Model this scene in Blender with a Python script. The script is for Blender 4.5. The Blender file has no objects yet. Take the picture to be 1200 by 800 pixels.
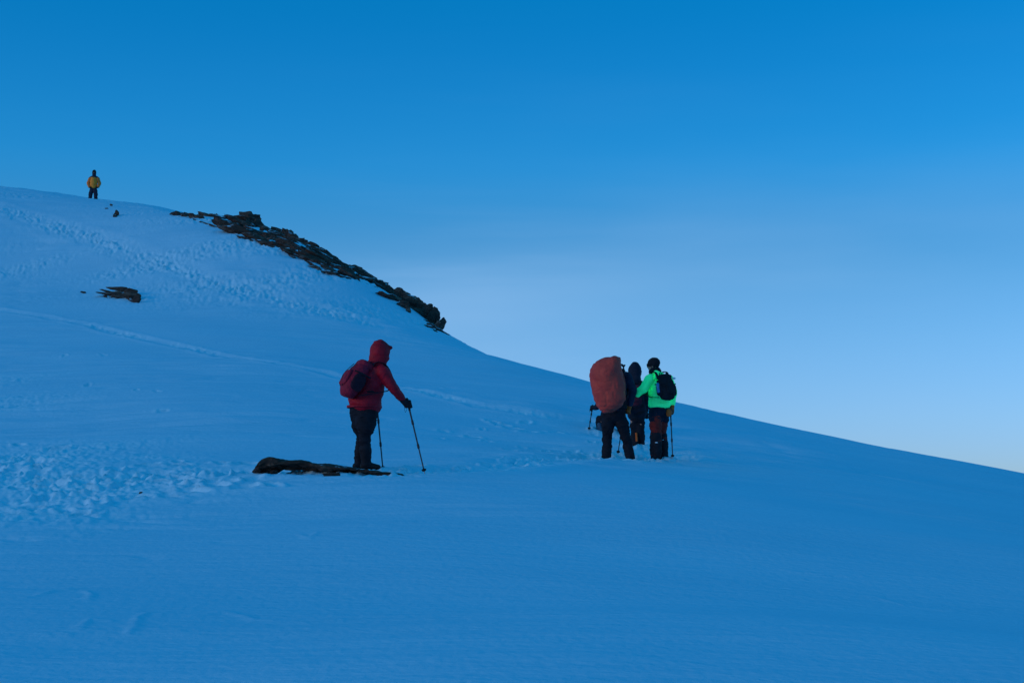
import math, random
import numpy as np
# ---------------------------------------------------------------- camera numbers
FPX = 1200*50/36.0
PITCH = math.atan(200/FPX)
SP, CP = math.sin(PITCH), math.cos(PITCH)
EYE = np.array([0.0, 0.0, 1.6])
def at(px, py, depth):
    """world point seen at photo pixel (px,py) at this forward depth"""
    a = (px-600)/FPX; b = (400-py)/FPX
    return EYE + depth*np.array([a, CP - SP*b, SP + CP*b])
def project(p):
    x, y, z = p[..., 0], p[..., 1], p[..., 2]-1.6
    d = y*CP + z*SP; u = -y*SP + z*CP
    return 600 + FPX*x/d, 400 - FPX*u/d, d
# ---------------------------------------------------------------- hill: smooth surface through surveyed points
SKY = [(-500,150,80),(-250,190,80),(0,221,82),(60,228,81),(110,234,81),(200,249,78),(270,262,74),(320,276,70),(360,292,66),(400,312,62),(440,335,58),
       (480,361,55),(515,386,52),(550,406,50),(583,420,48),(633,433,46),(690,447,44),(750,461,42),(800,473,41.5),
       (900,495,41),(1000,516,40),(1100,536,39),(1200,557,38),(1350,588,36),(1600,650,33)]
INNER = [(0,800,7.2),(300,800,7.1),(600,800,7.0),(900,800,7.2),(1200,800,7.6),(0,700,10.5),(300,700,10.5),(600,700,10.6),(900,700,10.9),(1200,690,12.5),
         (0,600,16),(300,600,15.6),(600,600,15.3),(800,600,15.6),(1000,600,17.5),(1200,610,21),(428,551,18.8),(560,545,19.8),(724,539,23.9),(860,545,24),(1020,560,25),
         (0,520,25),(150,520,24),(300,550,19.8),(300,480,28),(150,440,35),(0,440,36),(0,380,46),(150,380,46),(300,423,38),(300,345,52),(150,320,57),(0,300,62),(450,420,41),
         (520,450,36),(520,500,28),(620,480,31),(708,509,29.5),(747,522,27),(850,510,31),(1000,540,30),
         (-250,380,45),(-250,520,25),(-250,640,14),(-500,400,42),(-500,560,20),(1400,700,13),(1450,640,22)]
def build_tps(off):
    P = []
    for (px, py, d), o in zip(SKY, off):
        p = at(px, py+o, d); P.append(p)
        q = at(px, py+o, d*1.22); q[2] -= 2.2; P.append(q)
        q = at(px, py+o, d*1.7); q[2] -= 11; P.append(q)
    for px, py, d in INNER: P.append(at(px, py, d))
    for q in [(0,0,0),(-4,0,.2),(4,0,-.3),(-15,-10,.3),(15,-10,-2.5),(0,-15,-1.5),(-30,-40,-3),(30,-40,-8),(0,-60,-8),(40,0,-5),(-40,0,3),(60,30,-9),(-60,30,9)]:
        P.append(np.array(q, float))
    P = np.array(P)
    n = len(P); A = np.zeros((n+3, n+3)); S = 20.0
    X = P[:, :2]/S
    r2 = ((X[:, None]-X[None])**2).sum(-1)
    A[:n, :n] = np.where(r2 > 0, .5*r2*np.log(r2+1e-20), 0) + np.eye(n)*2e-4
    A[:n, n] = 1; A[:n, n+1:] = X; A[n, :n] = 1; A[n+1:, :n] = X.T
    w = np.linalg.solve(A, np.concatenate([P[:, 2], np.zeros(3)]))
    return X, w, S
def tps_eval(T, x, y):
    X, w, S = T; n = len(X); x = np.asarray(x, float)/S; y = np.asarray(y, float)/S
    z = w[n] + w[n+1]*x + w[n+2]*y
    for i in range(n):
        r2 = (x-X[i, 0])**2 + (y-X[i, 1])**2
        z = z + w[i]*.5*r2*np.log(r2+1e-20)
    return z
def skyline(T, cols):
    t = np.linspace(20, 130, 500); out = []
    for px in cols:
        d = at(px, 600, 1.0)-EYE
        x = d[0]*t; y = d[1]*t
        z = tps_eval(T, x, y)
        p = np.stack([x, y, z], -1); py = project(p)[1]
        k = py.argmin(); out.append((py[k], t[k]))
    return out
OFF = np.zeros(len(SKY))
def fit():
    global OFF
    for it in range(6):
        T = build_tps(OFF)
        s = skyline(T, [k[0] for k in SKY])
        OFF = OFF + .8*np.array([k[1]-q[0] for k, q in zip(SKY, s)])
    return build_tps(OFF)
import bpy, bmesh
from mathutils import Vector, Matrix
C = bpy.context.scene.collection
random.seed(7)
def nrm(v):
    v = np.asarray(v, float); return v/(np.linalg.norm(v)+1e-12)
# ---------------------------------------------------------------- numpy gradient noise
_rs = np.random.RandomState(11)
_perm = _rs.permutation(4096)
_g = _rs.normal(size=(4096, 3)); _g /= np.linalg.norm(_g, axis=1)[:, None]
def noise3(x, y, z=0.0):
    x = np.asarray(x, float); y = np.asarray(y, float); z = np.broadcast_to(np.asarray(z, float), x.shape)
    xi = np.floor(x).astype(np.int64); yi = np.floor(y).astype(np.int64); zi = np.floor(z).astype(np.int64)
    fx, fy, fz = x-xi, y-yi, z-zi
    u = fx*fx*fx*(fx*(fx*6-15)+10); v = fy*fy*fy*(fy*(fy*6-15)+10); w = fz*fz*fz*(fz*(fz*6-15)+10)
    flat = np.all(z == z.flat[0]) and float(z.flat[0]) == 0.0
    def G(a, b, c):
        h = _perm[(_perm[(_perm[(xi+a) & 4095]+yi+b) & 4095]+zi+c) & 4095]
        g = _g[h]
        return g[..., 0]*(fx-a)+g[..., 1]*(fy-b)+g[..., 2]*(fz-c)
    def plane(c):
        a = G(0, 0, c); b = G(1, 0, c); d = G(0, 1, c); e = G(1, 1, c)
        l = a+u*(b-a); m = d+u*(e-d); return l+v*(m-l)
    p0 = plane(0)
    if flat: return p0*1.5
    p1 = plane(1)
    return (p0+w*(p1-p0))*1.5
def fbm(x, y, z=0.0, o=3, lac=2.1, gain=.5):
    s = 0; a = 1
    for k in range(o):
        s = s+a*noise3(x*lac**k+k*17.3, y*lac**k-k*9.1, z*lac**k if np.ndim(z) else z); a *= gain
    return s
def sstep(a, b, x):
    t = np.clip((x-a)/(b-a), 0, 1); return t*t*(3-2*t)
# ---------------------------------------------------------------- smooth hill + where a photo ray meets it
TPS = fit()
def base(x, y):
    x = np.asarray(x, float); y = np.asarray(y, float)
    z = tps_eval(TPS, x, y); r = np.hypot(x, y)
    # the far side of the hill runs out into a low snowy valley
    k = sstep(92, 200, r)
    zz = np.clip(z, -60, 40)
    return zz*(1-k) + (-58+4*np.sin(x/190)+3*np.sin(y/260+1))*k
def hit(px, py, t0=5.0, t1=95.0):
    t = np.linspace(t0, t1, 1800)
    a = (px-600)/FPX; b = (400-py)/FPX
    X = a*t; Y = (CP-SP*b)*t; Z = 1.6+(SP+CP*b)*t
    d = Z-base(X, Y)
    k = np.nonzero(d < 0)[0]
    i = k[0] if len(k) else int(np.argmin(d))
    return np.array([X[i], Y[i], base(X[i], Y[i])]), t[i]
def segdist(x, y, pts):
    """distance to a polyline and position along it"""
    best = np.full(x.shape, 1e9); along = np.zeros(x.shape); L = 0
    for a, b in zip(pts[:-1], pts[1:]):
        v = b-a; l2 = (v**2).sum(); l = math.sqrt(l2)
        t = np.clip(((x-a[0])*v[0]+(y-a[1])*v[1])/l2, 0, 1)
        d = np.hypot(x-a[0]-t*v[0], y-a[1]-t*v[1])
        m = d < best; best = np.where(m, d, best); along = np.where(m, L+t*l, along); L += l
    return best, along
def poly(pxs): return [hit(*p)[0][:2] for p in pxs]
TR_HIGH = poly([(-60,222),(0,243),(50,260),(100,275),(140,292),(190,311),(250,329),(300,345),(350,358),(400,371),(440,382)])
TR_MID = poly([(-80,355),(0,363),(50,370),(100,380),(160,396),(230,409),(300,423),(380,436),(470,455),(560,475),(640,487),(700,493)])
TR_LOW = poly([(-60,545),(0,556),(80,560),(160,556),(240,552),(300,552),(380,556),(450,556),(520,550),(580,546),(640,541),(700,536),(745,540),(785,536)])
TR_RIGHT = poly([(790,536),(770,524),(745,520),(715,512)])
BANK = poly([(322,552),(350,552.5),(385,556),(408,555.5)])
PRINTS = []; FEET = []
def prints(path, step, side, rr, n0=0, n1=None):
    seg = np.array(path); acc = [0]
    for a, b in zip(seg[:-1], seg[1:]): acc.append(acc[-1]+np.linalg.norm(b-a))
    s = 0.0; k = 0
    while s < acc[-1]:
        x = np.interp(s, acc, seg[:, 0]); y = np.interp(s, acc, seg[:, 1])
        x2 = np.interp(s+.1, acc, seg[:, 0]); y2 = np.interp(s+.1, acc, seg[:, 1])
        t = nrm([x2-x+1e-6, y2-y]); sd = side*(1 if k % 2 else -1)+rr.normal()*.05
        PRINTS.append((x-t[1]*sd, y+t[0]*sd, math.atan2(t[1], t[0])+rr.normal()*.2, .8+rr.rand()*.5))
        s += step*(.8+.4*rr.rand()); k += 1
_r2 = np.random.RandomState(5)
prints(TR_LOW, .5, .14, _r2); prints([p+np.array([0, .5]) for p in TR_LOW[5:]], .6, .15, _r2); prints(TR_RIGHT, .45, .16, _r2)
for (cx, cy, sx, sy, n) in [(20,545,60,18,26),(110,575,110,20,46),(200,560,120,14,20),(250,560,60,12,10),(727,532,45,8,14),(770,536,25,6,8),(600,500,60,12,7)]:
    for i in range(n):
        p, t = hit(cx+_r2.normal()*sx*.6, min(640, cy+_r2.normal()*sy*.6)); PRINTS.append((p[0], p[1], _r2.rand()*6.3, .8+_r2.rand()*.7))
for q in [(565,505),(515,515),(520,460+45),(571,517),(598,530),(586,526),(612,524),(640,527),(650,528),(693,520),(76,418),(103,450),(121,417),(160,460),(190,480),(184,462),(110,295)]:
    p, t = hit(*q); PRINTS.append((p[0], p[1], _r2.rand()*6.3, .8))
EDGES = [poly(q) for q in ([(-5,707),(20,704),(45,699),(62,692),(82,689)],[(150,741),(158,734),(161,723),(172,718),(190,718)],[(94,736),(106,727),(128,728)],[(45,742),(64,741),(82,743)],[(100,694),(108,698),(104,702)],[(228,720),(262,714),(300,724),(352,727),(400,724)],[(350,633),(362,636),(372,630)],[(1020,690),(1060,700),(1110,706),(1160,704)],[(900,660),(960,668),(1010,671)])]
PATCH = [(hit(px, py)[0][:2], rad, amt) for px, py, rad, amt in
         [(20,540,2.6,1.0),(90,566,2.4,1.0),(170,560,1.8,.8),(-40,600,2.5,.8),(60,600,1.4,.6),(5,440,3.0,.8),(25,470,2.2,.5),(727,536,1.1,.9),(773,535,.7,.9),
          (250,300,7.5,.4),(330,300,8.0,.5),(400,340,7.0,.45),(300,265,6.5,.55),(450,365,4.5,.3),(20,232,7,.5),(40,310,5,.35)]]
def detail(x, y, full=True):
    """wind-blown relief, tracks and churned snow: returns (dz, churn)"""
    r = np.hypot(x, y); near = 1-sstep(100, 140, r)
    z = .10*fbm(x/7.0+3, y/4.2, 0.0, 2)                                   # soft drifts
    wx = x+.35*y; wy = y-.12*x
    rip = fbm(wx/2.6, wy/.55+7, 0.0, 3)                                   # wind crust, long across the slope
    z = z + (.019+.012*sstep(12, 20, r))*rip*sstep(-.5, .6, noise3(x/6.5+40, y/5.0))*(1+r/30)
    sas = np.abs(noise3(wx/3.2+90, wy/.8)); zone = sstep(.0, .5, noise3(x/8+12, y/6+31))
    z = z - .03*np.exp(-(sas/.07)**2)*zone*(r < 60)
    ch = np.zeros_like(x)
    for P, w, a in ((TR_HIGH, .75, .75), (TR_MID, .24, .85), (TR_LOW, .42, 1.0), (TR_RIGHT, .5, .8)):
        d, s = segdist(x, y, P)
        wob = w*(1+.5*noise3(s/1.3, s*0+5.5))+.12*noise3(x*1.9, y*1.9)
        ch = np.maximum(ch, a*np.exp(-(d/np.maximum(wob, .12))**2)*np.clip(.7+.6*noise3(x*1.3+7, y*1.3)+.9*noise3(x*6.1, y*6.1+3), 0, 1.3))
        z = z + (.03*np.exp(-((d-w*1.3)/(w*.5))**2) - .04*np.exp(-(d/w)**2))*a
    for c, rad, a in PATCH:
        d = np.hypot(x-c[0], y-c[1])/rad + .45*noise3(x/1.4+c[0], y/1.4)
        ch = np.maximum(ch, a*np.exp(-d*d*1.6))
    ch = np.clip(ch, 0, 1)*np.where(r > 35, np.clip(.55+1.5*fbm((x*.8+y*.6)/9.0, (y*.8-x*.6)/2.6+3, 0.0, 2), .05, 1.25), 1.0)
    d, s = segdist(x, y, TR_HIGH); ch = np.maximum(ch, .9*np.exp(-(d/(.55+.35*noise3(s/1.7, s*0+2.5)))**2)*np.clip(.6+1.1*noise3(x*2.3, y*2.3+9), 0, 1)); ch = np.clip(ch, 0, 1)
    lump = .6*fbm(x*2.9, y*2.9, 0.0, 2)+.7*fbm(x*6.7+5, y*6.7, 0.0, 2); fine = fbm(x*9.3, y*9.3, 0.0, 2)
    far = sstep(35, 55, r)
    d, s = segdist(x, y, BANK); z = z + .040*np.exp(-(d/.26)**2)*(1+.3*noise3(x*3, y*3)); ch = np.maximum(ch, .55*np.exp(-(d/.32)**2))
    z = z + ch*(.055*lump*(1+2.2*far) + .030*fine)
    # ski-scraped diagonal ribs on the upper slope
    q = (x*.80+y*.60); w_ = (-x*.60+y*.80)
    z = z + far*near*ch*.10*noise3(q/4.5, w_/.8)
    if full:
        fx = np.zeros_like(x); white = np.zeros_like(x)
        for (a, b, an, s) in PRINTS:
            m = np.nonzero((np.abs(x-a) < .6) & (np.abs(y-b) < .6))
            if not len(m[0]): continue
            dx = x[m]-a; dy = y[m]-b; c_, s_ = math.cos(an), math.sin(an)
            u = (dx*c_+dy*s_)/(.135*s); v = (-dx*s_+dy*c_)/(.068*s); q2 = np.sqrt(u*u+v*v)
            fx[m] += -.055*s*(1-sstep(.5, 1.3, q2)) + .02*s*np.exp(-((q2-1.5)/.4)**2)
            white[m] = np.maximum(white[m], .75*np.exp(-((q2-1.2)/.7)**2))
        for k, P in enumerate(EDGES):
            d, s = segdist(x, y, P); z = z + .009*np.exp(-(d/(.035+.02*noise3(s*3, s*0+k+.5)))**2)*(r < 22)
        for a, b in FEET:      # snow pushed up round the boots
            m = np.nonzero((np.abs(x-a) < .7) & (np.abs(y-b) < .7))
            if not len(m[0]): continue
            q2 = np.hypot(x[m]-a, y[m]-b)*(1+.35*noise3(x[m]*9, y[m]*9)); k = np.exp(-((q2-.17)/.085)**2)
            fx[m] += (.050+.035*noise3(x[m]*14, y[m]*14))*k; white[m] = np.maximum(white[m], np.exp(-((q2-.16)/.17)**2)*.9)
        # scattered crumbs of snow kicked loose
        cr_ = noise3(x*7.3+33, y*7.3); dens = sstep(-.1, .5, noise3(x/3.1+8, y/3.1))*(.25+1.5*ch)*(r < 45)
        kk = sstep(.62, .85, cr_)*np.clip(dens, 0, 1); z = z+.022*kk; ch = np.maximum(ch, kk*.8)
        z = z + np.clip(fx, -.13, .08); ch = np.maximum(ch, white)
    return z*near, ch
def ground(x, y):
    x = np.atleast_1d(np.asarray(x, float)); y = np.atleast_1d(np.asarray(y, float))
    return float((base(x, y)+detail(x, y)[0])[0])
# ---------------------------------------------------------------- materials
def mat(name, col, rough=.8, var=.25, scale=9.0, bump=.25, bscale=60.0, bdist=.01, spec=.3, col2=None, sheen=0.0, metal=0.0):
    m = bpy.data.materials.new(name); m.use_nodes = True; n = m.node_tree.nodes; l = m.node_tree.links
    b = n['Principled BSDF']; b.inputs['Roughness'].default_value = rough; b.inputs['Specular IOR Level'].default_value = spec
    b.inputs['Metallic'].default_value = metal
    if sheen: b.inputs['Sheen Weight'].default_value = sheen; b.inputs['Sheen Roughness'].default_value = .5
    tc = n.new('ShaderNodeTexCoord'); nz = n.new('ShaderNodeTexNoise'); nz.inputs['Scale'].default_value = scale; nz.inputs['Detail'].default_value = 5
    l.new(tc.outputs['Object'], nz.inputs['Vector'])
    mx = n.new('ShaderNodeMix'); mx.data_type = 'RGBA'
    c2 = col2 or tuple(c*(1-var) for c in col)
    mx.inputs[6].default_value = (*col, 1); mx.inputs[7].default_value = (*c2, 1)
    rp = n.new('ShaderNodeMapRange'); rp.inputs[1].default_value = .35; rp.inputs[2].default_value = .65
    l.new(nz.outputs['Fac'], rp.inputs[0]); l.new(rp.outputs[0], mx.inputs[0]); l.new(mx.outputs[2], b.inputs['Base Color'])
    nb = n.new('ShaderNodeTexNoise'); nb.inputs['Scale'].default_value = bscale; nb.inputs['Detail'].default_value = 4
    bp = n.new('ShaderNodeBump'); bp.inputs['Strength'].default_value = bump; bp.inputs['Distance'].default_value = bdist
    l.new(tc.outputs['Object'], nb.inputs['Vector']); l.new(nb.outputs['Fac'], bp.inputs['Height']); l.new(bp.outputs[0], b.inputs['Normal'])
    return m
def fluo(name, col, col2):
    """fluorescent cloth: turns the blue and UV it receives into green, so its green reflectance factor is above one"""
    m = bpy.data.materials.new(name); m.use_nodes = True; n = m.node_tree.nodes; l = m.node_tree.links
    n.remove(n['Principled BSDF']); out = n['Material Output']
    d = n.new('ShaderNodeBsdfDiffuse'); g = n.new('ShaderNodeBsdfGlossy'); g.inputs['Roughness'].default_value = .5; g.inputs['Color'].default_value = (.03, .03, .03, 1)
    a = n.new('ShaderNodeAddShader'); tc = n.new('ShaderNodeTexCoord'); nz = n.new('ShaderNodeTexNoise'); nz.inputs['Scale'].default_value = 7
    mx = n.new('ShaderNodeMix'); mx.data_type = 'RGBA'; mx.clamp_result = False; mx.inputs[6].default_value = (*col, 1); mx.inputs[7].default_value = (*col2, 1)
    l.new(tc.outputs['Object'], nz.inputs['Vector']); l.new(nz.outputs['Fac'], mx.inputs[0]); l.new(mx.outputs[2], d.inputs['Color'])
    l.new(d.outputs[0], a.inputs[0]); l.new(g.outputs[0], a.inputs[1]); l.new(a.outputs[0], out.inputs['Surface'])
    return m
# ---------------------------------------------------------------- objects
def tag(o, label=None, cat=None, group=None, kind=None):
    if label: o['label'] = label
    if cat: o['category'] = cat
    if group: o['group'] = group
    if kind: o['kind'] = kind
    return o
def empty(name, loc, label, cat, group=None):
    o = bpy.data.objects.new(name, None); o.empty_display_size = .2; C.objects.link(o); o.location = Vector(loc)
    return tag(o, label, cat, group)
def link(name, me, m, parent=None, smooth=True):
    o = bpy.data.objects.new(name, me); C.objects.link(o)
    me.name = name
    if m is not None:
        me.materials.clear(); me.materials.append(m)
    me.polygons.foreach_set('use_smooth', [smooth]*len(me.polygons))
    if parent is not None: o.parent = parent
    return o
V = lambda *a: np.array(a, float)
class Blob:
    """closed pieces, fused by a voxel remesh into one continuous skin"""
    def __init__(s): s.bm = bmesh.new()
    def tube(s, pts, rad, side=(1, 0, 0), seg=18, axis=None):
        pts = [np.asarray(p, float) for p in pts]; n = len(pts)
        # resample with Catmull-Rom for smooth bends
        P = []; R = []
        rad = [(r, r) if np.isscalar(r) else r for r in rad]
        for i in range(n-1):
            p0 = pts[max(i-1, 0)]; p1 = pts[i]; p2 = pts[i+1]; p3 = pts[min(i+2, n-1)]
            for k in range(5):
                t = k/5
                P.append(.5*((2*p1)+(-p0+p2)*t+(2*p0-5*p1+4*p2-p3)*t*t+(-p0+3*p1-3*p2+p3)*t**3))
                tt = t*t*(3-2*t); R.append((rad[i][0]*(1-tt)+rad[i+1][0]*tt, rad[i][1]*(1-tt)+rad[i+1][1]*tt))
        P.append(pts[-1]); R.append(rad[-1])
        # rounded ends
        t0 = nrm(P[1]-P[0]); t1 = nrm(P[-1]-P[-2]); m0 = min(R[0]); m1 = min(R[-1])
        P = [P[0]-t0*m0*.55, P[0]-t0*m0*.35]+P+[P[-1]+t1*m1*.35, P[-1]+t1*m1*.55]
        R = [(R[0][0]*.3, R[0][1]*.3), (R[0][0]*.8, R[0][1]*.8)]+R+[(R[-1][0]*.8, R[-1][1]*.8), (R[-1][0]*.3, R[-1][1]*.3)]
        rings = []; sd = np.asarray(side, float)
        for i, p in enumerate(P):
            t = nrm(P[min(i+1, len(P)-1)]-P[max(i-1, 0)]) if axis is None else nrm(axis)
            a = sd-t*np.dot(sd, t)
            if np.linalg.norm(a) < .15: a = np.cross(t, (0.3, .2, 1))
            a = nrm(a); b = np.cross(t, a)
            rings.append([s.bm.verts.new(p+a*R[i][0]*math.cos(2*math.pi*k/seg)+b*R[i][1]*math.sin(2*math.pi*k/seg)) for k in range(seg)])
        for r0, r1 in zip(rings[:-1], rings[1:]):
            for k in range(seg): s.bm.faces.new((r0[k], r0[(k+1) % seg], r1[(k+1) % seg], r1[k]))
        s.bm.faces.new(rings[0][::-1]); s.bm.faces.new(rings[-1]); return s
    def ball(s, c, r, axes=None, seg=16):
        r = (r, r, r) if np.isscalar(r) else r
        A = np.eye(3) if axes is None else np.array(axes, float).T
        M = np.eye(4); M[:3, :3] = A*np.array(r)[None, :]; M[:3, 3] = c
        bmesh.ops.create_uvsphere(s.bm, u_segments=seg, v_segments=10, radius=1, matrix=Matrix(M.tolist())); return s
    def box(s, c, size, axes=None, round_=.25, power=3.2):
        """superellipsoid block"""
        A = np.eye(3) if axes is None else np.array(axes, float).T
        r = bmesh.ops.create_icosphere(s.bm, subdivisions=4, radius=1)
        for v in r['verts']:
            p = np.array(v.co); q = p/(np.sum(np.abs(p)**power)**(1/power))
            v.co = Vector((A@(q*np.array(size)/2)+np.asarray(c, float)).tolist())
        return s
    def mesh(s, voxel=.012, smooth=2, wr=0.0, wf=(9, 9, 5), seed=0.0, fn=None, remesh=True):
        me = bpy.data.meshes.new('tmp'); bmesh.ops.recalc_face_normals(s.bm, faces=s.bm.faces); s.bm.to_mesh(me); s.bm.free()
        if remesh:
            o = bpy.data.objects.new('tmp', me); C.objects.link(o)
            r = o.modifiers.new('r', 'REMESH'); r.mode = 'VOXEL'; r.voxel_size = voxel
            if smooth:
                q = o.modifiers.new('s', 'SMOOTH'); q.iterations = smooth; q.factor = .5
            dg = bpy.context.evaluated_depsgraph_get(); ev = o.evaluated_get(dg)
            m2 = bpy.data.meshes.new_from_object(ev); bpy.data.objects.remove(o); bpy.data.meshes.remove(me); me = m2
        n = len(me.vertices); co = np.empty(n*3); me.vertices.foreach_get('co', co); co = co.reshape(-1, 3)
        if wr:
            nr = np.empty(n*3); me.vertices.foreach_get('normal', nr); nr = nr.reshape(-1, 3)
            d = fbm(co[:, 0]*wf[0]+seed, co[:, 1]*wf[1], co[:, 2]*wf[2], 2)
            crease = np.abs(noise3(co[:, 0]*wf[0]*.8+seed+9, co[:, 1]*wf[1]*.8, co[:, 2]*wf[2]*1.5))
            co = co+nr*(wr*(d*1.2-1.1*np.exp(-(crease/.08)**2)*.6))[:, None]
        if fn is not None: co = fn(co)
        me.vertices.foreach_set('co', co.ravel()); me.update(); return me
    def build(s, name, m, parent, voxel=.012, smooth=2, wr=0.0, wf=(9, 9, 5), seed=0.0, fn=None, remesh=True):
        return link(name, s.mesh(voxel, smooth, wr, wf, seed, fn, remesh), m, parent)
SUN_E = .9; SUN_C = (1.0, .62, .34)
SKY_S = .15; VEIL = .15; VEILC = (.30, .54, .87)
TINT = [(0, (.75,.98,2.1)), (.129, (1.20,1.38,1.98)), (.285, (1.02,1.56,1.94)), (.38, (.50,1.34,1.78)), (.48, (.20,1.62,2.26)), (.684, (.0,1.42,2.25)), (.845, (.0,1.95,2.4)), (1.0, (.02,2.98,3.5))]  # last stops brightened overhead, beyond the real sky, to add light on the snow
# ---------------------------------------------------------------- materials used
M = {}
M['skin'] = mat('skin', (.42, .24, .17), .6, .12, 20)
M['red_shell'] = mat('red_shell', (.48, .004, .020), .62, .3, 9, .5, 45, .012, .25)
M['red_pack'] = mat('red_pack', (.36, .006, .03), .7, .3, 14, .4, 80)
M['black_cloth'] = mat('black_cloth', (.018, .019, .026), .8, .35, 9, .4, 60, .01, .15)
M['trouser_black'] = mat('trouser_black', (.018, .019, .026), .85, .35, 7, .5, 50, .012, .12)
M['mesh_black'] = mat('mesh_black', (.01, .01, .018), .9, .4, 40, .6, 120)
M['navy'] = mat('navy', (.018, .03, .06), .75, .35, 8, .5, 50, .012, .2)
M['navy_dark'] = mat('navy_dark', (.012, .018, .035), .8, .35, 8, .5, 50, .012, .2)
M['cover'] = mat('rain_cover', (.72, .070, .042), .6, .32, 5, .6, 22, .02, .3, col2=(.52, .045, .034))
M['maroon'] = mat('maroon', (.14, .012, .03), .8, .4, 12)
M['panel'] = mat('dark_panel', (.045, .008, .02), .9, .4, 30)
M['rust'] = mat('rust_red', (.30, .022, .016), .8, .3, 12, .5, 50)
M['green'] = fluo('fluorescent_green', (.16, 2.1, .50), (.13, 1.8, .44))
M['tan'] = mat('tan_leather', (.78, .125, .02), .7, .3, 15)
M['yellow'] = mat('yellow_shell', (1.0, .31, .03), .7, .25, 8, .5, 40, .012)
M['orange'] = mat('orange_shell', (.85, .23, .045), .7, .25, 8, .5, 40, .012)
M['rubber'] = mat('rubber', (.012, .012, .013), .7, .3, 30)
M['steel'] = mat('steel', (.35, .36, .38), .4, .2, 30, .1, metal=1.0)
M['shaft'] = mat('dark_alloy', (.03, .032, .04), .45, .2, 30, .1)
M['bottle'] = mat('blue_bottle', (.05, .22, .5), .35, .2, 20, .1, spec=.5)
M['white'] = mat('white_tape', (.75, .76, .76), .6, .1, 30, .1)
M['blue_boot'] = mat('blue_boot', (.03, .10, .16), .7, .3, 20)
M['hair'] = mat('hair', (.02, .014, .01), .9, .3, 60)
# ---------------------------------------------------------------- hands
def hand(B, P, axis, pad, side, r=.010, s=1.0):
    """palm, four bent fingers and a thumb closed round a grip at P running along axis; pad points from the grip to the palm"""
    u = nrm(axis); n = nrm(np.asarray(pad)-u*np.dot(pad, u)); m = np.cross(u, n)*side
    P = np.asarray(P, float); R = .027*s
    B.ball(P+n*.038*s, (.018*s, .036*s, .046*s), (n, m, u))
    for i, (off, ln) in enumerate(((.036, 1.0), (.012, 1.08), (-.012, 1.0), (-.035, .85))):
        a0 = .5; a1 = a0+3.4*ln
        B.tube([P+u*off*s+(R+.006*s)*(math.cos(a)*n+math.sin(a)*m) for a in np.linspace(a0, a1, 5)], [r*1.15*s, r*1.1*s, r*s, r*.95*s, r*.8*s], u, 10)
    B.tube([P+n*.040*s+u*.02*s-m*.024*s, P+u*.045*s-m*.036*s+n*.012*s, P+u*.05*s-m*.026*s-n*.018*s, P+u*.046*s-m*.004*s-n*.033*s], [r*1.5*s, r*1.3*s, r*1.15*s, r*.9*s], u, 10)
def grip_hand(B, E, W, P, axis, side, cuff=.034, r=.0105, s=1.0):
    P, W, E = map(lambda q: np.asarray(q, float), (P, W, E))
    u = nrm(axis); d = nrm(W-P); pad = nrm(W-E)*-.4 + d
    hand(B, P, u, pad, side, r, s)
    n = nrm(pad-u*np.dot(pad, u))
    B.tube([W-(nrm(W-E))*.02, W, P+n*.05*s], [cuff, cuff*.9, .028*s], u, 14)
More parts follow.
